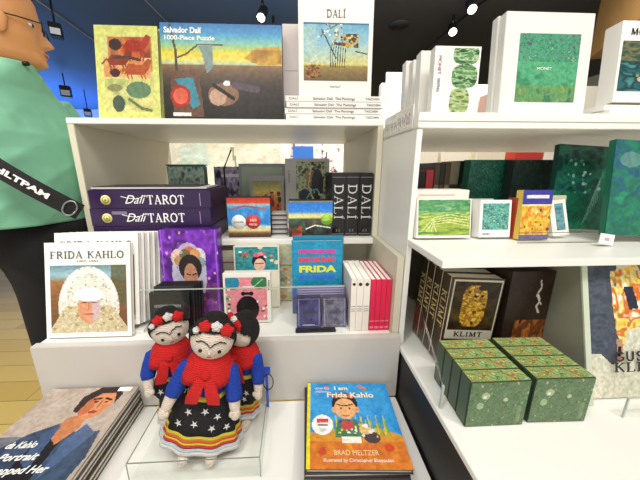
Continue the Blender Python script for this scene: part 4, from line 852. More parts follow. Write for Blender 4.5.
for i in range(n+1):
    for j in range(n+1):
        x = -tw_/2+tw_*i/n; z = th2*j/n; bm.verts.new((x, .006+.006*math.cos(x/tw_*PI)*math.sin(z/th2*PI), z))
bm.verts.ensure_lookup_table(); V = bm.verts; N = (n+1)**2; ix = lambda i, j, o=0: V[o*N+i*(n+1)+j]
for i in range(n):
    for j in range(n): bm.faces.new((ix(i, j), ix(i+1, j), ix(i+1, j+1), ix(i, j+1))); bm.faces.new((ix(i, j, 1), ix(i, j+1, 1), ix(i+1, j+1, 1), ix(i+1, j, 1)))
for j in range(n): bm.faces.new((ix(0, j), ix(0, j+1), ix(0, j+1, 1), ix(0, j, 1))); bm.faces.new((ix(n, j), ix(n, j, 1), ix(n, j+1, 1), ix(n, j+1)))
for i in range(n): bm.faces.new((ix(i, 0), ix(i, 0, 1), ix(i+1, 0, 1), ix(i+1, 0))); bm.faces.new((ix(i, n), ix(i+1, n), ix(i+1, n, 1), ix(i, n, 1)))
me = bpy.data.meshes.new('cloth_body'); bm.to_mesh(me); bm.free(); link('cloth_body', me, mat('canvas', 'd6d2ba', .9, bump=.5, bscale=400), tg)
picture('printed_front', tote(), -tw_/2, tw_/2, 0, th2, tg, 0, m=art_mat('printed_cloth', .9), warp=lambda x, y, z: (warp(x, 0, z)[0], warp(x, 0, z)[1]-.0004, z))
serif('bag_lettering', 'GUSTAV', .017, BLK, tg, (.016, -.018, th2*.33), .115, .16)
serif('bag_lettering', 'KLIMT', .017, BLK, tg, (.010, -.018, th2*.25), .105, .16)
tube('strap', [(-tw_*.3, .009, th2-.02), (-tw_*.28, .014, th2-.004), (-tw_*.1, .03, .02)], .003, mat('canvas', 'd6d2ba'), tg, 8)
# ================================================================== DECK OF THE LEFT UNIT: flat book stacks
ZD = .5725
def portrait():
    a = Art(110, 150, 'b0a094'); a.noise(['a89888', 'b8a89c', 'b09e90'], 4, 4, 2)
    a.poly([(0, .62), (.28, .42), (.5, .34), (.75, .45), (.93, .42), (.98, .62), (.9, 1), (0, 1)], '3c4a62'); a.noise(['34405a', '4a5c78', '2c3448'], 7, 9, 5, .55, (0, .45, .9, 1))
    a.poly([(.42, .42), (.62, .40), (.66, 1), (.34, 1)], '241f26'); a.poly([(.5, .3), (.68, .26), (.7, .4), (.60, .52), (.46, .44)], 'c07a50')
    a.poly([(.4, .42), (.50, .36), (.56, .7), (.42, .62)], '46587a'); a.poly([(.74, .36), (.9, .44), (.7, .75), (.66, .5)], '506488')
    a.ell(.68, .17, .155, .15, 'd0885a'); a.ell(.60, .20, .06, .09, 'b86a44')
    a.poly([(.48, .24), (.46, .10), (.58, .0), (.78, -.02), (.88, .08), (.86, .18), (.80, .07), (.64, .07), (.56, .14), (.54, .26)], '2c1e1c')
    a.line([(.61, .13), (.68, .12)], .013, '2a1a18'); a.line([(.73, .12), (.80, .14)], .013, '2a1a18'); a.ell(.65, .155, .022, .01, '3a2620'); a.ell(.765, .16, .022, .01, '3a2620'); a.line([(.71, .15), (.71, .21)], .008, '9a5a3c'); a.ell(.70, .255, .045, .013, 'a0382c')
    return a
def ptx2(r):
    for s_, x, y, w in (('da Kahlo', -.040, .136, .055), ('Portrait', -.026, .112, .070), ('Snapped Her', -.006, .088, .105)):
        text('title_lettering', s_, .019, WHT, r, (x, -.0012, y), w, shear=.3, bold=.0004)
tp = .0132; wP, hP = .203, .28
pc = mat('taupe_cover', '5a5148', .5)
def lying(label, w, h, t, cov, cx, yback, z, rz=0, art=None, tx=(), group=None):
    # cover up, foot of the cover towards the camera
    r = book(label, w, h, t, cov, art, None, tx, (cx+math.sin(rz)*h*0, yback-h, z+t), (-PI/2, 0, rz), group); return r
PP = mat('white_pages', 'ece8dc', .8, var=.1, scale=160)
for i in range(5):
    nm = ['bottom', 'second from bottom', 'middle', 'second from top'][i]+' large portrait book in the flat stack at lower left' if i < 4 else 'top large portrait book at lower left, blue coat on its cover'
    lying(nm, wP, hP, tp-.0006, pc, -.4895+.002*math.sin(i*2.3), .5965-.001*i, ZD+i*tp, 0, portrait() if i == 4 else None, (ptx2,) if i == 4 else (), 'large portrait books')
tgp = boxes('price_sticker', [(-.430, -.400, .578, .590, ZD+5*tp+.0003, ZD+5*tp+.0010)], WHT); tag(tgp, 'small white sticker on the upper right corner of the portrait book', 'sticker')
def iam():
    a = Art(110, 120, '2a8ed0'); a.noise(['1f86cc', '3fa0dc', '2a90d4'], 5, 5, 2); a.grad([(.66, 'e0902c'), (1, 'd0702a')], y0=0, y1=1) if False else a.rect(0, .68, 1, 1, 'de8a2e')
    a.noise(['e89a34', 'c8642c', 'dc8a30'], 8, 5, 4, .7, (0, .7, 1, 1)); a.poly([(0, .66), (.3, .62), (.5, .64), (.8, .60), (1, .68), (1, .74), (0, .74)], 'd89434')
    for k in range(26):
        x = .28+.024*k; a.line([(x, .68), (x+.02*math.sin(k*1.7), .50+.05*math.sin(k*2.1))], .007, ['9ab03a', '6a9a4a', 'c8c850'][k % 3])
    a.rect(0, 0, .035, 1, 'e8dc2c'); a.ell(.44, .30, .15, .16, '2a1c1a'); a.ell(.44, .36, .125, .135, 'e8b078'); a.ell(.31, .38, .025, .04, 'e0a068'); a.ell(.575, .38, .025, .04, 'e0a068')
    for k in range(5): a.ell(.35+.045*k, .195-.015*math.sin(k*.8), .032, .028, ['d84a4a', 'e87a5a', 'c8384a'][k % 3])
    a.line([(.35, .31), (.43, .33), (.53, .31)], .008, '2a1a18'); a.ell(.39, .36, .012, .013, '2a1a18'); a.ell(.49, .36, .012, .013, '2a1a18'); a.ell(.44, .40, .018, .012, 'd8946a'); a.line([(.40, .45), (.44, .46), (.48, .45)], .006, 'b0503c')
    a.poly([(.34, .50), (.54, .50), (.6, .7), (.3, .7)], '4a7a5a'); a.poly([(.38, .52), (.5, .52), (.5, .62), (.38, .62)], 'c84a4a'); a.dots(12, .02, ['e8d84a', 'f0f0e0', '3a4a8a'], 4, (.34, .51, .54, .66)); a.rect(.36, .69, .56, .76, 'f2eee0')
    a.ell(.68, .70, .085, .06, '4a4448'); a.ell(.62, .62, .06, .05, 'e8c080'); a.dots(10, .03, ['e8e8e0', 'd8b85a'], 5, (.55, .55, .75, .7))
    for x, y in ((.24, .06), (.66, .05), (.71, .08)): a.ell(x, y, .03, .022, 'e86a3a')
    a.ell(.17, .56, .115, .115, 'f6f4ee'); a.rect(.105, .49, .235, .545, 'd83a3a'); a.rect(.12, .56, .225, .572, '5a5a5a'); a.ell(.17, .62, .04, .022, 'cfcfcf'); a.ell(.16, .84, .04, .04, 'c85030'); a.ell(.83, .80, .05, .04, 'd0502c'); return a
def itx(r):
    text('title_lettering', 'I am', .015, mat('cream_print', 'f2e8c0'), r, (-.016, -.0012, .191), .032, bold=.0005); text('title_lettering', 'Frida Kahlo', .021, mat('cream_print', 'f2e8c0'), r, (.004, -.0012, .170), .11, bold=.0005)
    text('title_lettering', 'ORDINARY PEOPLE', .008, WHT, r, (-.062, -.0012, .190), .035); text('title_lettering', 'CHANGE THE WORLD', .008, WHT, r, (-.062, -.0012, .180), .035)
    text('author_lettering', 'BRAD MELTZER', .014, mat('dark_orange_print', 'f4d8a8'), r, (-.002, -.0012, .030), .085); text('author_lettering', 'illustrated by Christopher Eliopoulos', .009, WHT, r, (.0, -.0012, .016), .13)
    text('sticker_lettering', 'TARGET', .007, WHT, r, (-.060, -.0014, .094), .02)
ic = mat('dark_board', '3a3230', .4); wI, hI = .194, .208; ti = .0108
for i in range(5):
    r = thing('picture_book', ['bottom', 'second from bottom', 'middle', 'second from top'][i]+' picture book in the flat stack beside the black plinth' if i < 4 else 'top blue and orange picture book, cartoon child on cover', 'book', (.106+.002*math.sin(i*1.9), .381+.0015*math.cos(i*2), ZD+(i+1)*ti), (-PI/2, 0, -.045+.012*math.sin(i*2.7)), 'stacked picture books')
    c = .0016; tt = ti-.0006
    boxes('cover', [(-wI/2, wI/2, 0, c, 0, hI), (-wI/2, wI/2, tt-c, tt, 0, hI), (-wI/2, -wI/2+c, c, tt-c, 0, hI)], ic, r)
    boxes('page_block', [(-wI/2+c, wI/2-.003, c, tt-c, .003, hI-.003)], PP, r)
    if i == 4:
        picture('cover_picture', iam(), -wI/2, wI/2, 0, hI, r, -.0005); itx(r)

# ================================================================== ACRYLIC TRAY AND CROCHETED DOLLS
tx0, tx1, ty0, ty1, tz = -.322, -.075, .418, .594, ZD
g = thing('acrylic_tray', 'low clear acrylic tray that holds the three crocheted dolls', 'acrylic tray', (0, 0, 0)); e = .003; hh = .046
boxes('tray_floor', [(tx0, tx1, ty0, ty1, tz, tz+.002)], CLEAR, g)
boxes('wall', [(tx0, tx1, ty0, ty0+e, tz+.0021, tz+hh)], CLEAR, g); boxes('wall', [(tx0, tx1, ty1-e, ty1, tz+.0021, tz+hh)], CLEAR, g)
boxes('wall', [(tx0, tx0+e, ty0+e, ty1-e, tz+.0021, tz+hh)], CLEAR, g); boxes('wall', [(tx1-e, tx1, ty0+e, ty1-e, tz+.0021, tz+hh)], CLEAR, g)
boxes('rim', [(tx0, tx1, ty0, ty0+.0015, tz+hh+.0001, tz+hh+.0016), (tx0, tx0+.0015, ty0+.002, ty1, tz+hh+.0001, tz+hh+.0016), (tx1-.0015, tx1, ty0+.002, ty1, tz+hh+.0001, tz+hh+.0016), (tx0-.0003, tx0+.0012, ty0-.0012, ty0-.0001, tz, tz+hh), (tx1-.0012, tx1+.0003, ty0-.0012, ty0-.0001, tz, tz+hh)], mat('rim_grey', '7f877a', .2), g)

SK = knit('knit_cream', 'f6e3d2'); KB = knit('knit_blue', '1644b4'); KR = knit('knit_red', 'e01c1c'); KK = knit('knit_black', '17151a'); KY = knit('knit_yellow', 'e8d23a'); KO = knit('knit_orange', 'e8682c')
KP = knit('knit_coral', 'e03a40'); KW = knit('knit_pale_blue', 'cfdfe8'); KS = knit('knit_white', 'f0eee8'); KH = knit('knit_hair', '17110f'); EYE = mat('bead_black', '0c0c0e', .2)
def skin(name, J, E, m, parent, sub=2):
    me = bpy.data.meshes.new(name); me.from_pydata([j[:3] for j in J], E, []); o = bpy.data.objects.new(name, me); COL.objects.link(o)
    md = o.modifiers.new('s', 'SKIN'); sv = me.skin_vertices[0].data if me.skin_vertices else None
    if sv is None:
        bm = bmesh.new(); bm.from_mesh(me); bm.verts.layers.skin.verify(); bm.to_mesh(me); bm.free(); sv = me.skin_vertices[0].data
    for i, j in enumerate(J): sv[i].radius = (j[3], j[4] if len(j) > 4 else j[3]); sv[i].use_root = (i == 0)
    md.use_smooth_shade = True; s2 = o.modifiers.new('u', 'SUBSURF'); s2.levels = sub; s2.render_levels = sub
    bpy.context.view_layer.update()
    m2 = bpy.data.meshes.new_from_object(o.evaluated_get(bpy.context.evaluated_depsgraph_get())); m2.name = name
    bpy.data.objects.remove(o); bpy.data.meshes.remove(me)
    for p in m2.polygons: p.use_smooth = True
    m2.materials.clear(); return link(name, m2, m, parent)
def rings(name, prof, m, parent, n=40, ripple=None, shell=.0025, close=False):
    """lofted oval rings: prof = [(z, rx, ry, cx, cy)]; given a real cloth thickness"""
    vs = []; fs = []; L = len(prof)
    for s_ in (0, 1):
        for k, (z, rx, ry, cx, cy) in enumerate(prof):
            for i in range(n):
                a = 2*PI*i/n; q = 1+(ripple(a, k/(L-1)) if ripple else 0); rr = (1 if s_ == 0 else 1-shell/max(rx, .001))
                vs.append((cx+rx*q*rr*math.cos(a), cy+ry*q*rr*math.sin(a), z))
    for k in range(L-1):
        for i in range(n):
            j = (i+1) % n; fs.append((k*n+i, (k+1)*n+i, (k+1)*n+j, k*n+j)); o = L*n; fs.append((o+k*n+i, o+k*n+j, o+(k+1)*n+j, o+(k+1)*n+i))
    for i in range(n):
        j = (i+1) % n; o = L*n; fs.append((i, j, o+j, o+i)); k = (L-1)*n; fs.append((k+i, o+k+i, o+k+j, k+j))
    return pydata(name, vs, fs, m, parent, True)
def star(name, c, r, nrm, m, parent):
    nrm = Vector(nrm).normalized(); u = nrm.cross(Vector((0, 0, 1))).normalized(); v = nrm.cross(u); vs = []; c = Vector(c)
    for o in (0, .0016):
        for k in range(10):
            a = 2*PI*k/10+.3; q = r*(1 if k % 2 == 0 else .34); vs.append(c+u*math.cos(a)*q+v*math.sin(a)*q+nrm*o)
    fs = [tuple(range(10)), tuple(range(19, 9, -1))]+[(k, 10+k, 10+(k+1) % 10, (k+1) % 10) for k in range(10)]
    return pydata(name, vs, fs, m, parent)
def doll(label, loc, rot, s, hem=.072, dep=.042, head=(0, 0), arms=None):
    r = thing('crocheted_doll', label, 'doll', loc, rot, 'crocheted dolls'); r.scale = (s, s, s)
    hy, hx = head; HZ = .268
    A = arms or ((-.060, -.016, .158, -.072, -.034, .118), (.056, -.016, .152, .064, -.030, .120))
    J = [(0, 0, .10, .030, .024), (0, 0, .15, .030, .022), (0, 0, .205, .030, .02), (0, -.002, .232, .013), (0, -.002, .250, .026), (0, -.002, .272, .040, .037), (0, -.001, .292, .030),
         (-.038, -.002, .208, .0125), (A[0][0], A[0][1], A[0][2], .014), (A[0][3], A[0][4], A[0][5], .010),
         (.038, -.002, .208, .0125), (A[1][0], A[1][1], A[1][2], .014), (A[1][3], A[1][4], A[1][5], .010),
         (-.022, 0, .06, .013), (-.024, -.002, .018, .011), (-.026, -.020, .010, .010), (.022, 0, .06, .013), (.024, -.002, .018, .011), (.026, -.020, .010, .010)]
    E = [(0, 1), (1, 2), (2, 3), (3, 4), (4, 5), (5, 6), (2, 7), (7, 8), (8, 9), (2, 10), (10, 11), (11, 12), (0, 13), (13, 14), (14, 15), (0, 16), (16, 17), (17, 18)]
    skin('body', J, E, SK, r)
    for sx in (-1, 1): ellipsoid('foot', (sx*.027, -.034, .012), (.012, .020, .011), SK, r, 18)
    # round crocheted face and everything on it turns together
    M = Matrix.Translation((0, 0, HZ)) @ Matrix.Rotation(hx, 4, 'Z') @ Matrix.Rotation(hy, 4, 'Y')
    def onhead(o):
        o.data.transform(M); return o
    onhead(ellipsoid('face', (0, -.002, 0), (.041, .037, .038), SK, r, 32, None))
    def hair(p):
        return p
    bm = bmesh.new(); bmesh.ops.create_uvsphere(bm, u_segments=40, v_segments=28, radius=1)
    for v in list(bm.verts):
        x, y, z = v.co; 
        # parting: the face window stays open at the front
        if y < -.12 and z < .62-.55*x*x: bm.verts.remove(v)
    for v in bm.verts: v.co = Vector((v.co.x*.0455, v.co.y*.0415+.001, v.co.z*.0425+.003))
    ret = bmesh.ops.solidify(bm, geom=bm.faces[:], thickness=.003)
    for f in bm.faces: f.smooth = True
    me = bpy.data.meshes.new('hair'); bm.to_mesh(me); bm.free(); hr = onhead(link('hair', me, KH, r))
    bn = onhead(ellipsoid('hair_bun', (0, .012, .038), (.024, .018, .012), KH, r, 20))
    for i, (x, z, m_, q) in enumerate(((-.015, .039, KR, .0115), (.005, .040, KS, .010), (.024, .034, KR, .0130), (-.030, .030, KS, .006))):
        def pet(p): 
            a = math.atan2(p.z, p.x); k = 1+.14*math.sin(5*a); return Vector((p.x*k, p.y, p.z*k))
        onhead(ellipsoid('flower', (x, -.024, z), (q, .008, q), m_, r, 24, None, pet))
    brow = [(-.027, -.0305, .011), (-.016, -.0355, .016), (-.006, -.0385, .012), (0, -.0398, .005), (.006, -.0385, .012), (.016, -.0355, .016), (.027, -.0305, .011)]
    onhead(tube('eyebrow', brow, .0011, EYE, r, 6))
    for s_ in (-1, 1): onhead(ellipsoid('eye', (s_*.017, -.0360, -.004), (.0036, .0025, .0040), EYE, r, 12))
    onhead(tube('mouth', [(-.004, -.0365, -.016), (0, -.0372, -.0172), (.004, -.0365, -.016)], .0009, mat('mouth_red', 'b04038'), r, 6))
    onhead(ellipsoid('nose', (0, -.0388, -.008), (.0026, .0022, .0022), SK, r, 10))
    # clothes
    rings('sweater', [(.118, .036, .029, 0, 0), (.15, .036, .029, 0, 0), (.19, .038, .029, 0, 0), (.215, .036, .026, 0, 0), (.230, .020, .018, 0, -.001)], KB, r)
    for k in (0, 1):
        sx = -1 if k == 0 else 1; a = A[k]; p0 = Vector((sx*.030, -.002, .212)); p1 = Vector((sx*.042, -.004, .204)); p2 = Vector(a[:3]); p3 = p2+(Vector(a[3:])-p2)*.25
        tube('sleeve', [p0, p1, (p1+p2)/2, p2, p3], [.012, .0160, .0170, .0165, .0140], KB, r, 18)
        # mitten hand with a thumb
        ellipsoid('hand', a[3:], (.0105, .0105, .013), SK, r, 16)
        ellipsoid('thumb', (a[3]-sx*.008, a[4]-.006, a[5]+.004), (.0045, .0045, .007), SK, r, 10)
    f = lambda a, t: .05*math.sin(9*a)*t
    wv = [(.150, .034, .029), (.135, .044, .031), (.110, .055, .034), (.085, hem*.88, dep*.9), (.066, hem*.95, dep*.97)]
    rings('skirt', [(z, rx, ry, 0, 0) for z, rx, ry in wv], KK, r, 56, f)
    bands = [(KY, .066, .058), (KO, .058, .051), (KY, .051, .047), (KP, .047, .040), (KW, .040, .034), (KS, .034, .024)]
    for i, (m_, za, zb) in enumerate(bands):
        g_ = 1+.02*i+(.05 if i > 3 else 0); rings('skirt_band', [(za, hem*.96*g_, dep*.98*g_, 0, 0), ((za+zb)/2, hem*.985*g_, dep*g_, 0, 0), (zb, hem*.98*g_, dep*g_, 0, 0)], m_, r, 56, lambda a, t: .05*math.sin(9*a))
    rings('waistband', [(.156, .036, .031, 0, 0), (.150, .0372, .032, 0, 0), (.146, .0385, .0325, 0, 0)], KY, r)
    for x, z in ((-.026, .122), (.006, .128), (.030, .112), (-.044, .092), (-.012, .098), (.022, .088), (.050, .084)):
        k = max(0, 1-(x/(hem*.88))**2)**.5; dy = -(.034+(dep*.93-.034)*max(0, min(1, (.11-z)/.03)))*k if z < .11 else -.033*max(0, 1-(x/.055)**2)**.5
        star('star', (x, dy-.0030, z), .0075, (x*8, -1, .3), KS, r)
    # shawl: a draped ring with two hanging ends
    rings('scarf', [(.243, .024, .023, 0, 0), (.234, .034, .030, 0, -.002), (.220, .044, .036, 0, -.003), (.203, .051, .039, 0, -.004), (.188, .054, .040, 0, -.004)], KR, r, 48, lambda a, t: .07*math.sin(5*a+.8)*t)
    for sx in (-1, 1):
        p = [(sx*.004, -.040, .212), (sx*.010, -.046, .200), (sx*.018, -.047, .170), (sx*.021, -.044, .152)]
        P = [(x_*sx2, 0) for x_, sx2 in ()]
        vs = []; fs = []
        for k, q in enumerate(p):
            wd_ = (.006, .010, .013, .011)[k]
            for u_, y_ in ((-wd_, 0), (wd_, 0), (wd_, .004), (-wd_, .004)): vs.append((q[0]+u_, q[1]+y_, q[2]))
        for k in range(3):
            for i in range(4): fs.append((k*4+i, k*4+(i+1) % 4, k*4+4+(i+1) % 4, k*4+4+i))
        fs += [(3, 2, 1, 0), (12, 13, 14, 15)]
        pydata('scarf_end', vs, fs, KR, r)
    ellipsoid('scarf_knot', (0, -.041, .214), (.009, .006, .008), KR, r, 14)
    return r
doll('front crocheted doll facing us, red shawl and black star-dotted striped skirt', (-.207, .477, ZD+.0105), (0, math.radians(10), math.radians(4)), .965, .076, .038, (math.radians(2), math.radians(4)))
doll('left rear crocheted doll looking over the front doll\'s shoulder, head tilted', (-.281, .546, ZD+.0065), (0, math.radians(2), math.radians(14)), .905, .042, .033, (math.radians(-10), math.radians(10)), ((-.052, -.018, .165, -.048, -.036, .130), (.056, -.006, .165, .056, -.020, .135)))
doll('right rear crocheted doll turned away to the left, mostly dark hair showing', (-.132, .556, ZD+.006), (0, math.radians(3), math.radians(-24)), .86, .042, .033, (0, math.radians(-30)))
p = thing('ribbon_loop', 'bright blue ribbon with a dark looped cord at the back corner of the acrylic tray', 'ribbon', tuple(atY(266, 372, .575)))
boxes('ribbon', [(-.012, .010, 0, .004, -.006, .012)], mat('ribbon_blue', '1c4fd0', .5), p, .001)
tube('cord', [(.004+.012*math.sin(t_), .002, -.030-.022*math.cos(t_)*1.0) for t_ in np.linspace(.0, 2*PI, 20)], .0012, BLACK, p, 6)
boxes('stem', [(-.003, .003, .0045, .0065, ZD-p.location.z+.002, .004)], mat('ribbon_blue', '1c4fd0'), p)
# ================================================================== PERSON AT THE LEFT
SKINM = mat('skin', 'd9985f', .5, var=.06, scale=25); SHIRT = mat('green_shirt', '7ebb9b', .85, var=.08, scale=5, bump=.4, bscale=9); TROU = mat('black_trousers', '121114', .9)
HAIRM = mat('brown_hair', '5a3c22', .6, var=.4, scale=60)
pr = thing('person', 'person in a green shirt and glasses at the left edge, facing right', 'person', (-.805, .93, 0))
cx, cy = 0, 0
# body: one continuous mesh of trunk, neck, arms with hands and legs
def L(x, y, z): return (x+.80-.80, y, z)
J = [(.01, 0, .95, .09, .12), (.0, 0, 1.12, .09, .13), (.0, 0, 1.28, .09, .15), (-.01, 0, 1.40, .05, .055), (-.0, 0, 1.47, .045, .045),
     (-.02, -.155, 1.34, .048), (-.17, -.19, 1.12, .040), (-.30, -.15, .96, .030), (-.34, -.13, .93, .024, .034),
     (-.02, .155, 1.34, .048), (.0, .20, 1.10, .040), (.06, .20, .90, .030), (.08, .20, .84, .024, .034),
     (.03, -.07, .86, .070), (.03, -.08, .50, .050), (.0, -.085, .10, .038), (.07, -.09, .035, .032),
     (.03, .08, .86, .070), (.03, .09, .50, .050), (.0, .09, .10, .038), (.07, .09, .035, .032)]
E = [(0, 1), (1, 2), (2, 3), (3, 4), (2, 5), (5, 6), (6, 7), (7, 8), (2, 9), (9, 10), (10, 11), (11, 12), (0, 13), (13, 14), (14, 15), (15, 16), (0, 17), (17, 18), (18, 19), (19, 20)]
def hand(bx, by, bz, dx, dy, dz, sx):
    b = len(J); base = 8 if sx < 0 else 12
    for k in range(4):
        o = (k-1.5)*.016; J.append((bx+dx*.05, by+o*.6+dy*.05, bz+o*.8*(dx != 0)+dz*.05, .0085)); J.append((bx+dx*(.08-.006*abs(k-1.3)), by+o*.6-.006+dy*.08, bz+o*.8*(dx != 0)+dz*.085-.004, .0070)); E.append((base, b+2*k)); E.append((b+2*k, b+2*k+1))
    b = len(J); J.append((bx+dx*.01, by-.028, bz+dz*.02-.01, .009)); J.append((bx+dx*.035, by-.038, bz+dz*.05-.016, .0078)); E.append((base, b)); E.append((b, b+1))
hand(-.34, -.13, .93, -1, 0, -.35, -1); hand(.08, .20, .84, 0, 0, -1, 1)
bd = skin('body', J, E, SKINM, pr, 2)
# head: sculpted slices, nose and lips stand out of the profile
def head(parent):
    vs = []; fs = []; n = 64; NZ = 56; z0, z1 = 1.425, 1.665; cxh = .045
    prof = lambda z, pts: float(np.interp(z, [p[0] for p in pts], [p[1] for p in pts]))
    front = [(1.425, .030), (1.435, .070), (1.445, .084), (1.458, .084), (1.47, .080), (1.50, .083), (1.55, .085), (1.60, .084), (1.63, .070), (1.655, .036), (1.665, .004)]
    back = [(1.425, .03), (1.45, .045), (1.48, .062), (1.52, .088), (1.57, .102), (1.61, .096), (1.64, .07), (1.658, .035), (1.665, .004)]
    half = [(1.425, .026), (1.44, .044), (1.46, .056), (1.50, .068), (1.55, .074), (1.60, .072), (1.635, .055), (1.655, .03), (1.665, .004)]
    ctr = [(1.43, 0), (1.441, .006), (1.452, .003), (1.460, .001), (1.466, .009), (1.471, .006), (1.476, .010), (1.482, .004), (1.488, .007), (1.493, .024), (1.500, .028), (1.51, .020), (1.525, .010), (1.538, .003), (1.55, .006), (1.56, .003), (1.6, 0)]
    for k in range(NZ):
        z = z0+(z1-z0)*k/(NZ-1); fr = prof(z, front); bk = prof(z, back); hf = prof(z, half); ct = prof(z, ctr)
        for i in range(n):
            a = 2*PI*i/n; c, s_ = math.cos(a), math.sin(a); R = (fr if c > 0 else bk); x = R*c*(1 if c < 0 else 1); y = hf*s_
            aa = a if a < PI else a-2*PI; wn = .16 if 1.485 < z < 1.53 else .30
            x += ct*math.exp(-(aa/wn)**2)
            for es in (-1, 1):  # eye sockets and cheeks
                x -= .007*math.exp(-((aa-es*.42)/.20)**2-((z-1.538)/.011)**2); x += .003*math.exp(-((aa-es*.55)/.25)**2-((z-1.505)/.016)**2)
            vs.append((x, y, z))
    for k in range(NZ-1):
        for i in range(n): j = (i+1) % n; fs.append((k*n+i, k*n+j, (k+1)*n+j, (k+1)*n+i))
    fs.append(tuple(range(n))[::-1]); fs.append(tuple((NZ-1)*n+i for i in range(n)))
    h = pydata('head', vs, fs, SKINM, parent, True); return h
hr_ = head(pr); HM = Matrix.Translation((-.004, -.0, 0)) @ Matrix.Rotation(math.radians(32), 4, 'Z')
def hm(o): o.data.transform(HM); return o
hm(hr_)
for s_ in (-1, 1):
    e = hm(ellipsoid('ear', (.012, s_*.073, 1.525), (.017, .008, .030), SKINM, pr, 18, None, lambda p: Vector((p.x*(1+.2*(p.z > 0)), p.y, p.z))))
    hm(ellipsoid('eye', (.0650, s_*.031, 1.538), (.010, .011, .006), mat('eye_white', 'efe9e4', .2), pr, 16)); hm(ellipsoid('iris', (.0738, s_*.031, 1.538), (.003, .005, .005), mat('iris', '2c1c14', .2), pr, 12))
    hm(tube('glasses_rim', [(.094+.002*math.cos(t_), s_*(.033+.022*math.cos(t_)), 1.533+.017*math.sin(t_)) for t_ in np.linspace(0, 2*PI, 22)], .0016, BLACK, pr, 6))
    hm(ellipsoid('glasses_lens', (.094, s_*.033, 1.533), (.0008, .021, .016), CLEAR, pr, 14)); hm(tube('glasses_arm', [(.093, s_*.056, 1.540), (.05, s_*.072, 1.540), (-.012, s_*.080, 1.540)], .0016, BLACK, pr, 6))
hm(tube('lips', [(.0845, -.018, 1.4725), (.0895, -.007, 1.4735), (.0905, 0, 1.473), (.0895, .007, 1.4735), (.0845, .018, 1.4725)], [.001, .0035, .004, .0035, .001], mat('lip', 'c87a58', .5), pr, 8))
bm = bmesh.new(); bmesh.ops.create_uvsphere(bm, u_segments=40, v_segments=28, radius=1)
for v in list(bm.verts):
    x, y, z = v.co
    if (x > -.25 and z < -.12+.62*x) or (z < -.45): bm.verts.remove(v)
for v in bm.verts: v.co = Vector((v.co.x*.107-.008, v.co.y*.084, v.co.z*.100+1.578))
bmesh.ops.solidify(bm, geom=bm.faces[:], thickness=.006)
for f in bm.faces: f.smooth = True
me = bpy.data.meshes.new('hair'); bm.to_mesh(me); bm.free(); hm(link('hair', me, HAIRM, pr))
[setattr(n_.inputs['Distance'], 'default_value', .035) for n_ in SHIRT.node_tree.nodes if n_.type == 'BUMP']
# shirt: lofted trunk with folds, and sleeves
def ridge(v): return 1-abs(math.sin(v))**.6
def fold(a, t): return (.020*math.sin(3*a+9*t)-.050*ridge(3.2*a+9*t+.6)*abs(math.sin(2*a+4*t))+.030*ridge(4*a-15*t)*abs(math.sin(1.3*a+7*t+1)))*min(1, 3*(1-t))
_sp = np.array([(1.000, .150, .208, 0, 0), (1.045, .150, .212, 0, 0), (1.10, .152, .212, 0, 0), (1.18, .150, .210, -.004, 0), (1.24, .144, .210, -.012, 0), (1.29, .122, .206, -.022, 0), (1.33, .100, .194, -.028, 0), (1.365, .082, .160, -.026, 0), (1.40, .074, .105, -.016, 0), (1.425, .062, .066, -.004, 0), (1.438, .056, .058, 0, 0)])
_zz = np.linspace(_sp[0, 0], _sp[-1, 0], 70)
rings('shirt', [tuple([z]+[float(np.interp(z, _sp[:, 0], _sp[:, k])) for k in range(1, 5)]) for z in _zz], SHIRT, pr, 110, fold, .004)
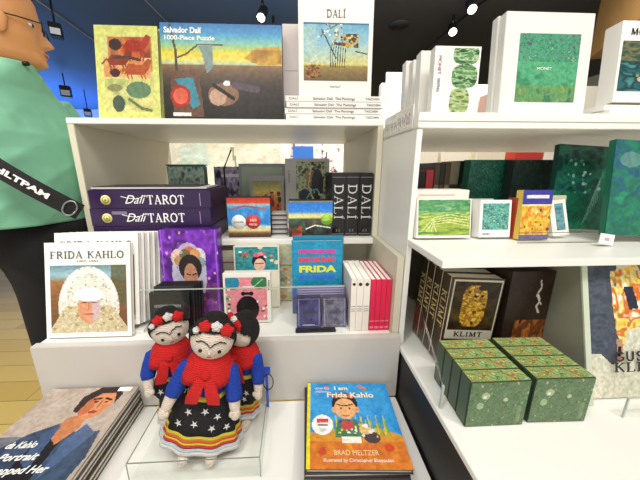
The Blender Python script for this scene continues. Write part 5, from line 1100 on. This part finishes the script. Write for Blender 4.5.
tube('sleeve', [(-.02, -.14, 1.345), (-.05, -.185, 1.29), (-.11, -.20, 1.20), (-.16, -.198, 1.13)], [.062, .070, .064, .060], SHIRT, pr, 28); tube('sleeve', [(-.02, .14, 1.345), (-.02, .19, 1.28), (-.005, .205, 1.18), (.0, .208, 1.12)], [.062, .068, .062, .058], SHIRT, pr, 28)
tube('collar_button', [(.058, -.022, 1.432), (.070, -.024, 1.432)], .006, BLACK, pr, 8)
skin('trousers', [(.01, 0, .96, .140, .180), (.005, 0, 1.06, .140, .205), (.03, -.07, .84, .088, .090), (.03, -.080, .50, .072), (.0, -.085, .11, .058), (.03, .08, .84, .088, .09), (.03, .09, .50, .072), (.0, .09, .11, .058)], [(0, 1), (0, 2), (2, 3), (3, 4), (0, 5), (5, 6), (6, 7)], TROU, pr, 2)
for s_ in (-1, 1): ellipsoid('shoe', (.045, s_*.09, .040), (.135, .048, .040), BLACK, pr, 18, None, lambda p: Vector((p.x, p.y, max(p.z, -.039))))
# shoulder strap with white letters, following the near side of the shirt
sp0 = atY(-16, 160, .706); sp1 = atY(80, 212, .740)
st = thing('shoulder_strap', 'black shoulder strap with white letters slanting across the green shirt', 'strap', tuple((sp0+sp1)/2))
d = (sp1-sp0); Ls = d.length; ang = math.atan2(d.z, d.x); yaw = math.atan2(d.y, d.x)
st.rotation_euler = (0, -ang, yaw)
pts = []; n = 30; vs = []; fs = []
for i in range(n+1):
    x = -Ls/2+Ls*i/n; b = -.010*math.cos(x/Ls*PI)
    for z, y in ((-.0215, b), (.0215, b), (.0215, b+.003), (-.0215, b+.003)): vs.append((x, y, z))
for i in range(n):
    for k in range(4): fs.append((i*4+k, i*4+(k+1) % 4, i*4+4+(k+1) % 4, i*4+4+k))
fs += [(3, 2, 1, 0), (n*4, n*4+1, n*4+2, n*4+3)]
pydata('webbing', vs, fs, mat('strap_black', '121113', .7, bump=.4, bscale=500), st)
text('strap_lettering', 'HLTPAM', .019, WHT, st, (-.020, -.0115, 0), Ls*.55, bold=.0008)
tube('buckle', [(Ls/2-.02+.014*math.cos(t_), -.008, .020*math.sin(t_)) for t_ in np.linspace(0, 2*PI, 16)], .0022, mat('buckle_metal', '9aa0a0', .3, .7), st, 6)
